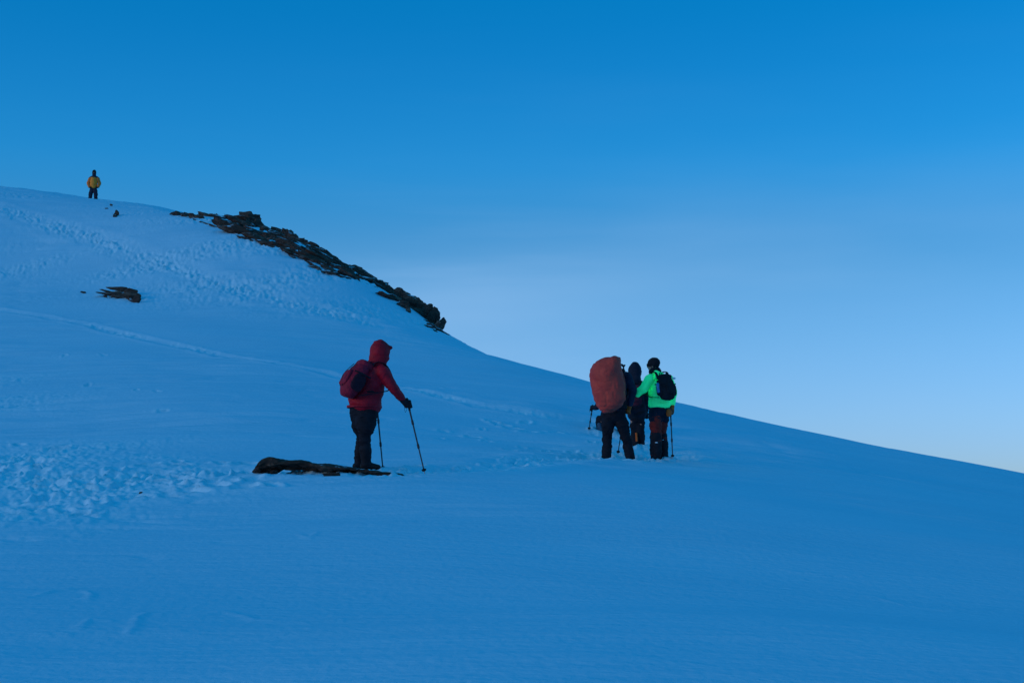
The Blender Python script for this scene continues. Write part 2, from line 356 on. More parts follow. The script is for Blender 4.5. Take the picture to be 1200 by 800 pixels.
# ---------------------------------------------------------------- a clothed figure, posed joint by joint
class Figure:
    def __init__(s, px, py, d, facing, label, hgt=1.75):
        p = at(px, py, d); s.o = np.array([p[0], p[1], ground(p[0], p[1])]); s.ref = p.copy(); s.d = d
        s.py = py; print('figure ref above snow', round(float(p[2]-s.o[2]), 3)); s.f = nrm(np.array([facing[0], facing[1], 0])); s.r = np.array([s.f[1], -s.f[0], 0.0]); s.up = V(0, 0, 1)
        s.root = empty('person', s.o, label, 'person'); s.seed = px*.37; s.J = {}
    def L(s, px, py, w=0.0): return at(px, py, s.d+w)-s.o
    def world(s, v): return s.o+v
    def foot(s, px, w, lift=.045):
        q = at(px, s.py, s.d+w)-s.ref; wx = s.o+q
        FEET.append((wx[0], wx[1]))
        return V(q[0], q[1]+0, ground(wx[0], wx[1])-s.o[2]+lift)
    def body(s, headdir, face=True, hands=True):
        J = s.J; B = Blob(); f, r, u = s.f, s.r, s.up; hd = nrm(headdir); hr = np.cross(hd, u); hr = nrm(hr); hu = np.cross(hr, hd)
        B.tube([J['hip'], (J['hip']+J['chest'])/2, J['chest'], J['neck']-u*.06], [(.15, .10), (.13, .095), (.155, .11), (.10, .07)], r)
        B.tube([J['neck']-u*.08, J['neck']+u*.02, J['head']-u*.03], [.065, .055, .06], r)
        H = J['head']; X = (hr, hd, hu)
        B.ball(H+hu*.015, (.075, .095, .10), X); B.ball(H+hd*.03-hu*.055, (.052, .06, .055), X)          # skull, jaw
        B.ball(H+hd*.098-hu*.018, (.013, .02, .022), X, 10); B.ball(H+hd*.080-hu*.062, (.024, .014, .009), X, 10)   # nose, lips
        for k in (-1, 1):
            B.ball(H+hr*.076*k-hu*.012, (.010, .02, .03), X, 10); B.ball(H+hd*.080+hr*.030*k+hu*.010, (.014, .012, .010), X, 10)
            B.ball(H+hd*.078+hr*.030*k+hu*.030, (.022, .012, .008), X, 10)
        for k in 'LR':
            B.tube([J['neck']-u*.07, J['s'+k], J['e'+k], J['w'+k]], [.06, .055, .042, .03], r, 14)
            B.tube([J['hip'], J['h'+k], J['k'+k], J['a'+k], ], [.09, .085, .058, .04], r, 14)
            B.tube([J['a'+k]-u*.02, J['a'+k]-u*.03+s.toe[k]*.12], [.04, .03], r, 12)
            if hands and ('P'+k) in J: grip_hand(B, J['e'+k], J['w'+k], J['P'+k], J['x'+k], 1 if k == 'R' else -1, .026, .0085, .92)
            elif hands: B.ball(J['w'+k]+nrm(J['w'+k]-J['e'+k])*.06, (.025, .04, .06), (f, r, u))
        return B.build('body', M['skin'], s.root, .013, 1)
    def head_hair(s, headdir):
        J = s.J; hd = nrm(headdir); hr = nrm(np.cross(hd, s.up)); B = Blob()
        B.ball(J['head']-hd*.018+s.up*.028, (.083, .092, .092), (hr, hd, s.up)); return B.build('hair', M['hair'], s.root, .012, 1)
    def jacket(s, m, tors, hemr, sh=.085, slv=(.082, .068, .052), wr=.010, collar=True, name='jacket', sleeves='LR', arms=True, cuffs=None):
        J = s.J; B = Blob(); u = s.up
        pts = [J['hem'], J['waist'], J['chest'], (J['chest']*.35+J['neck']*.65), J['neck']-u*.035]
        B.tube(pts, [hemr, tors[0], tors[1], tors[2], (.095, .085)], s.r, 26)
        if collar: B.tube([J['neck']-u*.07, J['neck']+u*.035], [.088, .078], s.r, 20)
        B.tube([J['sL'], J['neck']-u*.065, J['sR']], [sh*.9, sh*.85, sh*.9], s.f, 16)
        if arms:
            for k in sleeves:
                mid1 = (J['s'+k]+J['e'+k])/2; B.tube([J['s'+k], mid1, J['e'+k], (J['e'+k]+J['w'+k])/2, J['w'+k]], [slv[0], slv[0]*.93, slv[1], slv[1]*.88, slv[2]], s.r, 18)
        return B.build(name, m, s.root, .0125, 2, wr, (6, 6, 9), s.seed)
    def sleeve(s, k, m, slv=(.085, .07, .052)):
        J = s.J; B = Blob(); B.tube([J['s'+k], (J['s'+k]+J['e'+k])/2, J['e'+k], J['w'+k]], [slv[0], slv[0]*.93, slv[1], slv[2]], s.r, 18)
        return B.build('sleeve', m, s.root, .0125, 2, .010, (6, 6, 9), s.seed+3)
    def trousers(s, m, pel=(.185, .15), leg=(.115, .085, .07), wr=.016, cut=None, name='trousers'):
        J = s.J; B = Blob(); u = s.up
        B.tube([J['hip']+u*.10, J['hip'], J['hip']-u*.09], [(pel[0]*.92, pel[1]*.92), pel, (pel[0]*.85, pel[1]*.85)], s.r, 24)
        for k in 'LR':
            B.tube([J['hip']*.25+J['h'+k]*.75, (J['h'+k]+J['k'+k])/2, J['k'+k], (J['k'+k]+J['a'+k])/2, J['a'+k]+u*.02], [leg[0], leg[0]*.93, leg[1], leg[1]*.93, leg[2]], s.r, 20)
        return B.build(name, m, s.root, .0125, 2, wr, (5, 5, 11), s.seed+1)
    def gaiters(s, m, r0=.088, r1=.08, frac=.05, name='gaiter'):
        for k in 'LR':
            J = s.J; B = Blob(); a, b = J['k'+k], J['a'+k]
            b = b-s.up*.03; B.tube([a+(b-a)*frac, a+(b-a)*.45, a+(b-a)*.8, b], [r0, r0*1.05, r1*.9, r1], s.r, 18); B.build(name, m, s.root, .011, 2, .008, (7, 7, 14), s.seed+5)
    def boots(s, m, ln=.17, w=.052):
        for k in 'LR':
            J = s.J; B = Blob(); A = J['a'+k]; t = nrm(s.toe[k]); sd = nrm(np.cross(t, s.up)); u = s.up
            B.tube([A+u*.09, A+u*.03, A-u*.005], [.062, .058, .055], sd)
            B.tube([A-u*.035-t*.065, A-u*.025+t*.03, A-u*.040+t*ln], [(w*.9, .04), (w, .052), (w*.85, .03)], sd)
            bo = B.build('boot', m, s.root, .010, 2, .004, (12, 12, 12), s.seed)
            S = Blob(); S.box(A-u*.070+t*.05, (ln+.13, w*2.05, .03), (t, sd, u)); S.build('sole', M['rubber'], bo, .01, 1)
    def glove(s, k, m, cuff=.045):
        J = s.J; B = Blob(); grip_hand(B, J['e'+k], J['w'+k], J['P'+k], J['x'+k], 1 if k == 'R' else -1, cuff, .0125, 1.12)
        return B.build('glove', m, s.root, .0065, 1, .002, (30, 30, 30))
    def hood(s, m, headdir, size=(.118, .135, .15), up=.02, peak=0.0, cav=.10, name='hood'):
        J = s.J; hd = nrm(headdir); hr = nrm(np.cross(hd, s.up)); hu = np.cross(hr, hd); H = J['head']+hu*up-hd*.01; B = Blob()
        B.ball(H, size, (hr, hd, hu), 24); B.tube([J['neck']-s.up*.05, J['neck']*.5+H*.5-hd*.02, H-hu*.04], [(.11, .105), (.105, .115), (size[0]*.95, size[1]*.95)], hr, 20)
        if peak: B.tube([H+hu*size[2]*.55-hd*.02, H+hu*size[2]*.82+hd*.0], [(size[0]*.75, size[1]*.7), (size[0]*.6, size[1]*.45)], hr, 16)
        B.tube([H+hd*size[1]*.78+hu*size[2]*.55, H+hd*size[1]*1.0+hu*size[2]*.42], [(size[0]*.72, .03), (size[0]*.62, .018)], hr, 14)   # stiffened brim
        def cavity(co):
            q = co-(H+hd*size[1]*.95-hu*.035); a = q@hr/.07; b = q@hu/.095; rr = np.sqrt(a*a+b*b)
            fr = (q@hd) > -.07
            k = (1-sstep(.75, 1.05, rr))*fr
            return co-np.outer(k*cav, hd)
        return B.build(name, m, s.root, .0115, 2, .006, (9, 9, 9), s.seed+8, cavity)
    def band(s, name, m, z, r, th=.012, h=.02, w=0.0, parent=None):
        B = Blob(); n = 28
        B.tube([z+s.r*r[0]*math.cos(a)+s.f*r[1]*math.sin(a) for a in np.linspace(0, 2*math.pi, n)], [(h, th)]*n, s.up, 8)
        return B.build(name, m, parent or s.root, remesh=False)
# ---------------------------------------------------------------- packs, poles, axes (things people carry)
def strap(name, m, pts, w, t, side, parent):
    B = Blob(); B.tube(pts, [(w, t)]*len(pts), side, 10); return B.build(name, m, parent, remesh=False)
def rucksack(fig, c, size, up, label, m, m2, shoulder=True, bottle=False, tape=False, lean=0, name='backpack', loops=True):
    """c: centre in the wearer's frame; size = width, depth, height"""
    f, r = fig.f, fig.r; u = nrm(up); bk = -nrm(f-u*np.dot(f, u)); sd = nrm(np.cross(bk, u)); W, D, H = size
    base_w = fig.world(c-u*H/2); o = empty(name, base_w, label, 'backpack'); S = lambda v: np.asarray(v, float)-(c-u*H/2)
    X = (sd, bk, u); B = Blob()
    B.tube([S(c-u*H*.42), S(c-u*H*.2+bk*D*.06), S(c+u*H*.12+bk*D*.03), S(c+u*H*.36-bk*D*.04)], [(W*.42, D*.40), (W*.5, D*.5), (W*.47, D*.46), (W*.36, D*.36)], sd, 24)
    B.build('pack_body', m, o, .011, 3, .008, (9, 9, 9), c[0])
    B = Blob(); B.box(S(c+u*H*.38-bk*D*.05), (W*.76, D*.80, H*.22), X); B.build('lid', m, o, .01, 4, .006, (12, 12, 12), 3)
    B = Blob(); B.box(S(c-u*H*.12+bk*D*.50), (W*.62, D*.22, H*.44), X); B.build('front_pocket', m2 if not loops else m, o, .01, 2, .006, (12, 12, 12), 5)
    for k in (-1, 1):
        B = Blob(); B.box(S(c-u*H*.14+sd*W*.46*k), (W*.14, D*.66, H*.46), X); B.build('side_pocket', m2, o, .009, 2, .005, (14, 14, 14), 7+k)
        strap('side_strap', M['mesh_black'], [S(c+u*H*.12+sd*W*.49*k-bk*D*.42), S(c+u*H*.09+sd*W*.52*k), S(c+u*H*.07+sd*W*.40*k+bk*D*.44)], .010, .003, u, o)
        if shoulder:
            J = fig.J; sh = J['sR']*(.62)+J['neck']*.38 if np.dot(sd, fig.r)*k > 0 else J['sL']*.62+J['neck']*.38
            ch = J['chest']; lat = (sh-ch); lat = lat-fig.up*lat[2]
            pts = [S(c+u*H*.36-bk*D*.42+sd*W*.22*k), S(sh+fig.up*.055-f*.10), S(sh+fig.up*.085-f*.02), S(sh+fig.up*.03+f*.095), S(ch+lat*1.05+f*.165), S(ch+lat*1.35+f*.10-fig.up*.14), S(ch+lat*1.55-f*.06-fig.up*.19), S(c-u*H*.38-bk*D*.40+sd*W*.36*k)]
            strap('shoulder_strap', m2, pts, .030, .007, fig.r, o)
    strap('haul_loop', M['mesh_black'], [S(c+u*H*.46-bk*D*.45-sd*.03), S(c+u*H*.60-bk*D*.42-sd*.02), S(c+u*H*.60-bk*D*.42+sd*.02), S(c+u*H*.46-bk*D*.45+sd*.03)], .008, .004, bk, o)
    for k in (-1, 1): strap('compression_cord', M['mesh_black'], [S(c+u*H*.30+sd*W*.10*k+bk*D*.44), S(c-u*H*.05+sd*W*.20*k+bk*D*.60), S(c-u*H*.36+sd*W*.10*k+bk*D*.50)], .006, .004, sd, o)
    if bottle:
        B = Blob(); p = S(c-u*H*.06-sd*np.sign(np.dot(sd, V(1, 0, 0)))*W*.52); B.tube([p-u*.07, p+u*.05, p+u*.085], [.032, .032, .018], sd); bt = B.build('bottle', M['bottle'], o, .007, 2)
        B = Blob(); B.tube([p+u*.095, p+u*.12], [.017, .017], sd); B.build('cap', M['mesh_black'], bt, .006, 1)
    if tape:
        p = S(c+u*H*.30+sd*np.sign(np.dot(sd, V(1, 0, 0)))*W*.38+bk*D*.34); B = Blob(); B.box(p, (.075, .03, .035), X); B.build('reflective_tab', M['white'], o, .006, 1)
    return o
def trek_pole(top, tip, label, group='trekking poles held by the hikers', over=.07):
    """top: where the fist holds the grip; tip: world point on the snow"""
    top = np.asarray(top, float); tip = np.asarray(tip, float); u = nrm(top-tip); Ln = np.linalg.norm(top-tip); sd = nrm(np.cross(u, (0, 1, .1)))
    o = empty('trekking_pole', tip, label, 'trekking pole', group)
    def seg(name, a, b, ra, rb, m, parent=o): 
        B = Blob(); B.tube([u*a, u*(a+b)/2, u*b], [ra, (ra+rb)/2, rb], sd, 12); return B.build(name, m, parent, remesh=False)
    seg('tip', -.05, .05, .003, .006, M['steel'])
    B = Blob(); B.tube([u*.055, u*.066, u*.075], [.028, .033, .014], sd, 16); B.build('basket', M['rubber'], o, remesh=False)
    sh = seg('shaft', .05, Ln*.40, .0085, .009, M['shaft']); seg('upper_shaft', Ln*.40, Ln*.74, .010, .010, M['shaft']); seg('top_shaft', Ln*.74, Ln-.06, .0115, .0115, M['shaft'])
    for q in (.40, .74):
        lk = seg('lever_lock', Ln*q-.025, Ln*q+.025, .016, .016, M['shaft'])
    seg('grip', Ln-.08, Ln+over, .015, .018, M['rubber']); seg('knob', Ln+over, Ln+over+.018, .021, .014, M['rubber'])
    strap('wrist_strap', M['mesh_black'], [u*(Ln+over-.01), u*(Ln+.03)+sd*.045-V(0, 0, .02), u*(Ln-.06)+sd*.055-V(0, 0, .03), u*(Ln-.03)+sd*.02], .009, .002, (0, 1, 0), o)
    return o
def tip_at(px, py, d=None):
    p, t = hit(px, py)
    if d is not None: q = at(px, py, d); p = V(q[0], q[1], 0)
    return V(p[0], p[1], ground(p[0], p[1]))
# ======================= hiker in red on the rock slab
F = Figure(429, 550, 18.8, (.86, .5), 'hiker in red hooded jacket and black trousers, standing with two poles on the foreground slab')
F.o[2] = at(429, 549.5, 18.8)[2]; F.root.location = Vector(F.o); RED = F
J = F.J; L = F.L; F.toe = {'R': nrm((.9, .2, 0)), 'L': nrm((.86, .5, 0))}
J.update(head=L(446.5, 413, .03), neck=L(442.5, 427, .02), chest=L(436.5, 444, 0), waist=L(431, 462, 0), hem=L(427, 474.0, 0), hip=L(427, 480, 0),
         sL=L(435, 432, .16), sR=L(448, 435, -.14), eL=L(440, 456, .28), wL=L(441, 466, .36), PL=L(441.5, 473, .38),
         eR=L(460.5, 454, -.13), wR=L(471.5, 467.5, -.04), PR=L(478.5, 474, 0),
         hL=L(422.5, 484, .09), hR=L(430, 484, -.09), kL=L(424.5, 512, .08), kR=L(427.3, 513, -.08))
zf = at(430, 548, 18.8)[2]-F.o[2]
J['aR'] = L(429.5, 543.5, -.07); J['aL'] = L(420.5, 543, .09)
tipR = tip_at(498, 553); tipL = at(449, 552.5, 19.0)
J['xR'] = nrm(F.world(J['PR'])-tipR); J['xL'] = nrm(F.world(J['PL'])-tipL)
hdir = nrm((.93, .35, -.12))
F.body(hdir); F.head_hair(hdir)
F.jacket(M['red_shell'], ((.20, .20), (.19, .175), (.18, .145)), (.215, .232), slv=(.090, .072, .054))
F.hood(M['red_shell'], hdir, (.122, .145, .150), .008, .1)
B = Blob(); B.tube([J['neck']-F.up*.10, J['neck']+F.up*.02, J['head']-F.up*.03], [(.15, .15), (.118, .125), (.115, .13)], F.r, 20); B.build('collar', M['red_shell'], F.root, .012, 2, .007, (9, 9, 9))
F.band('hem_band', M['red_shell'], J['hem']-F.up*.03, (.214, .231), .006, .016)
F.trousers(M['trouser_black'], (.18, .20), (.148, .078, .062)); F.gaiters(M['black_cloth'], .078, .076, .25); F.boots(M['rubber'])
F.glove('R', M['black_cloth'], .05); F.glove('L', M['black_cloth'], .05)
F.band('hip_belt', M['mesh_black'], J['waist']+F.up*.02, (.195, .185), .006, .016)
rucksack(F, L(417.5, 443.5, -.15), (.34, .27, .54), nrm((.52, .30, 1)), 'dark red daypack with darker side pockets on the back of the red-jacketed hiker', M['red_pack'], M['panel'])
trek_pole(F.world(J['PR']), tipR, 'black pole planted ahead of the red-jacketed hiker, right of the rock slab')
trek_pole(F.world(J['PL']), tipL, 'black pole behind the legs of the red-jacketed hiker, its tip on the rock slab')
# ======================= porter with the covered expedition pack
F = Figure(724, 539, 23.9, (.3, .95), 'hiker in navy and black, back turned, upper body hidden by a huge covered pack'); PORT = F
J = F.J; L = F.L; F.toe = {'L': nrm((.0, 1, 0)), 'R': nrm((.45, .9, 0))}
J.update(head=L(720.5, 425.5, .06), neck=L(722, 436, .02), chest=L(722, 451, 0), waist=L(720.5, 468, 0), hem=L(719.5, 480, 0), hip=L(719.5, 483, 0),
         sL=L(709, 440, .08), sR=L(734.5, 440, -.06), eL=L(702, 458, .2), wL=L(706, 472, .35), PL=L(709, 476, .40),
         eR=L(741.5, 458, .02), wR=L(738, 474.5, .1), PR=L(735.5, 481, .12),
         hL=L(712.5, 486, 0), hR=L(726, 486, 0), kL=L(712, 511, .06), kR=L(733, 510, .04), aL=F.foot(710, 0), aR=F.foot(741, .06), xR=V(.1, .3, 1), xL=V(.1, .3, 1))
F.body((.3, .95, -.1)); F.jacket(M['navy'], ((.17, .14), (.18, .14), (.17, .12)), (.185, .155), slv=(.088, .072, .055))
F.trousers(M['trouser_black'], (.20, .16), (.118, .088, .082)); F.boots(M['rubber']); F.gaiters(M['black_cloth'], .082, .088, .35)
F.glove('R', M['tan'], .05); F.glove('L', M['black_cloth'], .05)
B = Blob(); hh = J['head']; B.ball(hh+F.up*.03-F.f*.01, (.095, .108, .098), (F.r, F.f, F.up)); B.tube([hh+F.up*.0-F.r*0, hh-F.up*.05], [(.095, .10), (.085, .085)], F.r)
B.build('beanie', M['navy_dark'], F.root, .01, 2, .004, (14, 14, 20))
# the pack under its rain cover
c = L(712, 450.5, -.36); u = nrm((-.045, .10, 1)); bk = nrm(V(-.25, -.95, 0)-u*np.dot(V(-.25, -.95, 0), u)); sd = nrm(np.cross(bk, u)); H = .93
c_s = 23.9/FPX
o = empty('expedition_pack', F.world(c-u*H/2), 'huge expedition pack under a faded red rain cover on the back of the dark-clothed hiker', 'backpack')
S = lambda v: np.asarray(v, float)-(c-u*H/2); r_ = -sd if sd[0] < 0 else sd
B = Blob(); OUT = [(481.5,706,717),(479,702.5,724),(474,699,730.5),(467,695.5,733.5),(459,693.5,733),(450,692,731.5),(440,691,730),(433,691.8,728.8),(427,694,728),(423.5,698,727.5),(421,704,727)]
B.tube([S(F.L((a+b)/2, y, -.36)) for y, a, b in OUT], [((b-a)/2*c_s, dd) for (y, a, b), dd in zip(OUT, (.07,.12,.17,.20,.22,.225,.225,.22,.19,.16,.12))], r_, 30, F.up)
cv = B.build('rain_cover', M['cover'], o, .0125, 2, .013, (5, 5, 4), 2.2)
B = Blob(); n = 30
B.tube([S(c-bk*.12+r_*(.265-.04*abs(math.sin(a))**6)*math.cos(a)+u*.44*math.sin(a)) for a in np.linspace(0, 2*math.pi, n)], [.014]*n, bk, 8); B.build('drawcord_hem', M['cover'], o, remesh=False)
B = Blob(); B.box(S(c-bk*.22-u*.02), (.30, .08, .62), (r_, bk, u)); B.build('back_panel', M['mesh_black'], o, .012, 2)
for k, key in ((-1, 'sL'), (1, 'sR')):
    sh = J[key]*.62+J['neck']*.38; ch = J['chest']; lat = sh-ch; lat = lat-F.up*lat[2]
    strap('shoulder_strap', M['mesh_black'], [S(c+u*.20-bk*.22+r_*.10*k), S(sh+F.up*.06-F.f*.08), S(sh+F.up*.085-F.f*.01), S(sh+F.up*.02+F.f*.10), S(ch+lat*1.1+F.f*.16), S(ch+lat*1.5-F.up*.18), S(c-u*.34-bk*.20+r_*.16*k)], .034, .009, F.r, o)
strap('hip_belt', M['mesh_black'], [S(J['hip']+F.up*.10+F.r*.21*math.cos(a)+F.f*.18*math.sin(a)) for a in np.linspace(-.9, math.pi+.9, 14)], .045, .012, F.up, o)
# ice axe strapped upright to the pack
a0 = L(733.5, 462, -.12); a1 = L(730.6, 429.5, -.10); uo = nrm(a1-a0)
o = empty('ice_axe', F.world(a0), 'ice axe strapped head-up beside the top of the huge covered pack', 'ice axe')
q = lambda v: v-a0
B = Blob(); B.tube([q(a0), q((a0+a1)/2), q(a1)], [(.013, .009)]*3, F.r, 12); B.build('shaft', M['shaft'], o, remesh=False)
B = Blob(); h0 = L(726, 428.2, -.10); h1 = L(728.5, 427.3, -.10); h2 = L(732.5, 427.5, -.10)
B.tube([q(h0), q(h1), q(a1+F.up*.01), q(h2)], [(.008, .006), (.012, .02), (.014, .022), (.02, .012)], F.f, 10); B.build('head', M['shaft'], o, .005, 1)
# ======================= dark hooded hiker beyond
F = Figure(747, 521.5, 26.5, (.05, 1), 'hiker in dark hooded jacket, standing between the covered pack and the bright green jacket'); HOOD = F
J = F.J; L = F.L; F.toe = {'L': nrm((-.15, 1, 0)), 'R': nrm((.25, 1, 0))}
J.update(head=L(744, 436.5, .03), neck=L(745, 449, 0), chest=L(745.5, 464, 0), waist=L(746, 477, 0), hem=L(746.5, 487, 0), hip=L(746.5, 486, 0),
         sL=L(736.5, 453.5, .0), sR=L(754.5, 453.5, 0), eL=L(733, 469, -.05), wL=L(732.5, 480, -.18), PL=L(731.5, 484, -.26), eR=L(757.5, 469, .0), wR=L(757, 481, .08), PR=L(757, 487, .1),
         hL=L(743.5, 490, 0), hR=L(750, 490, 0), kL=L(743.5, 504, .04), kR=L(750.5, 504, .0), aL=F.foot(743.8, .0), aR=F.foot(751, .12), xR=V(0, .2, 1))
tipH = tip_at(724, 528, 25.4); J['xL'] = nrm(F.world(J['PL'])-tipH)
F.body((.05, 1, -.05)); F.head_hair((.05, 1, -.05)); F.jacket(M['navy_dark'], ((.17, .14), (.175, .14), (.165, .12)), (.185, .155))
F.hood(M['navy_dark'], (.05, 1, -.05), (.130, .14, .175), .015, .1)
F.trousers(M['trouser_black'], (.17, .15), (.098, .08, .075)); F.gaiters(M['black_cloth'], .082, .082, .3); F.boots(M['rubber']); F.glove('L', M['black_cloth']); F.glove('R', M['black_cloth'])
B = Blob(); p0 = L(745.6, 507, -.075); p1 = L(746.2, 517, -.085); B.tube([p0, (p0+p1)/2, p1], [(.022, .012)]*3, F.r, 10); B.build('gaiter_flash', M['tan'], F.root, .008, 1)
rucksack(F, L(744.5, 463, -.24), (.27, .18, .40), nrm((0, .08, 1)), 'small maroon backpack on the dark hooded hiker behind the green jacket', M['maroon'], M['mesh_black'])
trek_pole(F.world(J['PL']), tipH, 'short dark pole seen between the legs of the hiker with the covered pack')
# ======================= hiker in fluorescent green
F = Figure(773, 536.5, 24.2, (-.55, .83), 'hiker in a fluorescent green jacket, black hat and dark gaiters reaching toward the covered pack'); GRN = F
J = F.J; L = F.L; F.toe = {'L': nrm((-.85, .4, 0)), 'R': nrm((-.5, .83, 0))}
J.update(head=L(765.5, 428, 0), neck=L(769, 439, 0), chest=L(772.5, 453, 0), waist=L(772.5, 466, 0), hem=L(773, 474.5, 0), hip=L(773, 480, 0),
         sL=L(762, 443.5, -.10), sR=L(782.5, 443, .10), eL=L(754.5, 455, -.18), wL=L(745.5, 461.5, -.10), PL=L(740.5, 465, -.06), xL=V(.2, .3, 1),
         eR=L(788.3, 459, .12), wR=L(787, 474, .08), PR=L(785.8, 482.5, .02),
         hL=L(768, 486, -.07), hR=L(776.5, 486, .08), kL=L(768.5, 508, -.09), kR=L(774.5, 508, .08), aL=F.foot(768.5, -.05), aR=F.foot(778, .12))
tipG = tip_at(788.3, 531.5, 24.1); J['xR'] = nrm(F.world(J['PR'])-tipG)
hg = nrm((-.96, .22, -.08))
F.body(hg); F.jacket(M['green'], ((.195, .17), (.205, .165), (.185, .135)), (.21, .19), sh=.092, slv=(.092, .078, .062), wr=.007)
B = Blob(); B.tube([J['neck']-F.f*.09-F.up*.07, J['neck']-F.f*.08+F.up*.01], [(.13, .07), (.10, .055)], F.r, 20); B.tube([J['neck']-F.up*.05, J['neck']+F.up*.045], [(.10, .10), (.092, .09)], F.r, 20); B.build('hood', M['green'], F.root, .0115, 2, .008, (9, 9, 12))
# beanie and neck warmer
hr = nrm(np.cross(hg, F.up)); hh = J['head']; B = Blob(); B.ball(hh+F.up*.035-hg*.01, (.098, .112, .102), (hr, hg, F.up), 20)
B.tube([hh+F.up*.04-hg*.008, hh+F.up*.005-hg*.02], [(.10, .113), (.098, .098)], hr, 20); bn = B.build('beanie', M['black_cloth'], F.root, .009, 2, .003, (20, 20, 30))
B = Blob(); B.tube([J['neck']-F.up*.02, J['neck']+F.up*.05+hg*.0, hh-F.up*.065+hg*.025], [(.085, .088), (.082, .09), (.072, .092)], hr, 20); B.build('neck_warmer', M['black_cloth'], F.root, .009, 2, .004, (14, 14, 22))
B = Blob(); B.box(hh+hg*.085+F.up*.012, (.15, .05, .055), (hr, hg, F.up)); B.tube([hh+hg*.07+hr*.07+F.up*.012, hh+hr*.104+F.up*.012, hh-hg*.08+hr*.05+F.up*.015], [(.014, .005)]*3, F.up, 8); B.build('goggles', M['rubber'], F.root, .007, 1)
F.trousers(M['rust'], (.185, .16), (.120, .096, .05)); 
B = Blob(); B.tube([J['hip']+F.up*.06, J['hip'], J['hip']-F.up*.08], [(.195, .17), (.20, .175), (.195, .17)], F.r, 24)
for k in 'LR': B.tube([J['hip']*.25+J['h'+k]*.75, J['h'+k]*.72+J['k'+k]*.28], [.125, .122], F.r, 18)
B.build('over_shorts', M['navy_dark'], F.root, .0125, 2, .010, (6, 6, 12), 4)
F.gaiters(M['black_cloth'], .100, .092, -.02); F.boots(M['rubber'], .17, .055); F.glove('L', M['black_cloth'], .05); F.glove('R', M['tan'], .058)
for k in 'LR':
    a, b = J['k'+k], J['a'+k]; B = Blob(); p = a+(b-a)*.28-V(0, .098, 0); B.box(p, (.05, .02, .02)); B.build('gaiter_badge', M['white'], F.root, .005, 1)
B = Blob(); B.box(L(783.8, 483.5, -.14), (.10, .07, .13), (F.r, F.f, F.up)); B.build('belt_pouch', M['tan'], F.root, .009, 2, .004, (20, 20, 20))
rucksack(F, L(780.5, 453, -.27), (.33, .23, .44), nrm((-.10, .12, 1)), 'small black backpack with a blue bottle on the green-jacketed hiker', M['black_cloth'], M['mesh_black'], bottle=True, tape=True)
trek_pole(F.world(J['PR']), tipG, 'pole standing at the right side of the green-jacketed hiker')
# ======================= crouching hiker beyond the porter
F = Figure(716, 509.5, 29.8, (-.1, 1), 'hiker in dark clothes crouching on the snow beyond the hiker with the covered pack'); CR = F
J = F.J; L = F.L; F.toe = {'L': nrm((-.7, .6, 0)), 'R': nrm((.6, .8, 0))}
J.update(head=L(714, 449, .32), neck=L(714, 459, .24), chest=L(714.5, 470, .14), waist=L(715, 481, .05), hem=L(715, 487, 0), hip=L(715, 490, 0),
         sL=L(705, 463, .2), sR=L(723.5, 463, .2), eL=L(700, 476.5, .05), wL=L(696.5, 478, .18), PL=L(694, 478.5, .22), eR=L(728, 477, .22), wR=L(726, 488, .35), PR=L(725, 491, .40), xR=V(0, .3, 1),
         hL=L(709, 492, .0), hR=L(721, 492, 0), kL=L(703, 492, .28), kR=L(729, 494, .30), aL=F.foot(703, .05), aR=F.foot(730.5, .05))
tipC = tip_at(690, 509, 29.7); J['xL'] = nrm(F.world(J['PL'])-tipC)
F.body((-.1, 1, -.3)); F.jacket(M['navy_dark'], ((.19, .16), (.19, .15), (.17, .13)), (.21, .19)); F.hood(M['navy_dark'], (-.1, 1, -.3))
F.trousers(M['trouser_black'], (.20, .18), (.115, .09, .07)); F.boots(M['blue_boot']); F.glove('L', M['black_cloth']); F.glove('R', M['black_cloth'])
trek_pole(F.world(J['PL']), tipC, 'shortened pole at the far left of the group, held by the crouching hiker')
# ======================= lookout on the ridge
F = Figure(109, 233.5, 79.4, (.12, -1), 'small distant figure in a yellow jacket and navy trousers standing on the ridge'); YEL = F
J = F.J; L = F.L; F.toe = {'L': nrm((.3, -1, 0)), 'R': nrm((-.25, -1, 0))}
J.update(head=L(110.4, 202.3, 0), neck=L(110.2, 206.6, 0), chest=L(110, 211.5, 0), waist=L(109.8, 216.5, 0), hem=L(109.7, 219.6, 0), hip=L(109.5, 220, 0),
         sL=L(114.3, 209.3, 0), sR=L(106, 209.3, 0), eL=L(116.6, 215, .04), wL=L(115.0, 219.3, -.12), eR=L(103.4, 215, .04), wR=L(104.8, 219.3, -.12),
         PL=L(113.6, 220, -.16), PR=L(106.2, 220, -.16), xL=V(-.5, 0, 1), xR=V(.5, 0, 1),
         hL=L(111.3, 221.5, 0), hR=L(107.7, 221.5, 0), kL=L(112.2, 227, -.03), kR=L(106.3, 227, -.03), aL=F.foot(112.2, 0, .05), aR=F.foot(105.6, 0, .05))
F.body((.1, -1, -.05))
F.jacket(M['yellow'], ((.20, .17), (.21, .17), (.20, .15)), (.205, .18), arms=False)
for k in 'LR': F.sleeve(k, M['orange'], (.112, .095, .07))
B = Blob(); B.tube([J['sL']+F.up*.02, J['neck']-F.up*.045, J['sR']+F.up*.02], [.088, .10, .088], F.f, 16); B.build('shoulder_yoke', M['navy'], F.root, .0125, 2)
F.hood(M['navy_dark'], (.1, -1, -.05), (.115, .125, .14), .015, .06)
B = Blob(); hh = J['head']; B.box(hh+F.f*.088+F.up*.014, (.15, .05, .06), (F.r, F.f, F.up)); B.build('goggles', M['rubber'], F.root, .008, 1)
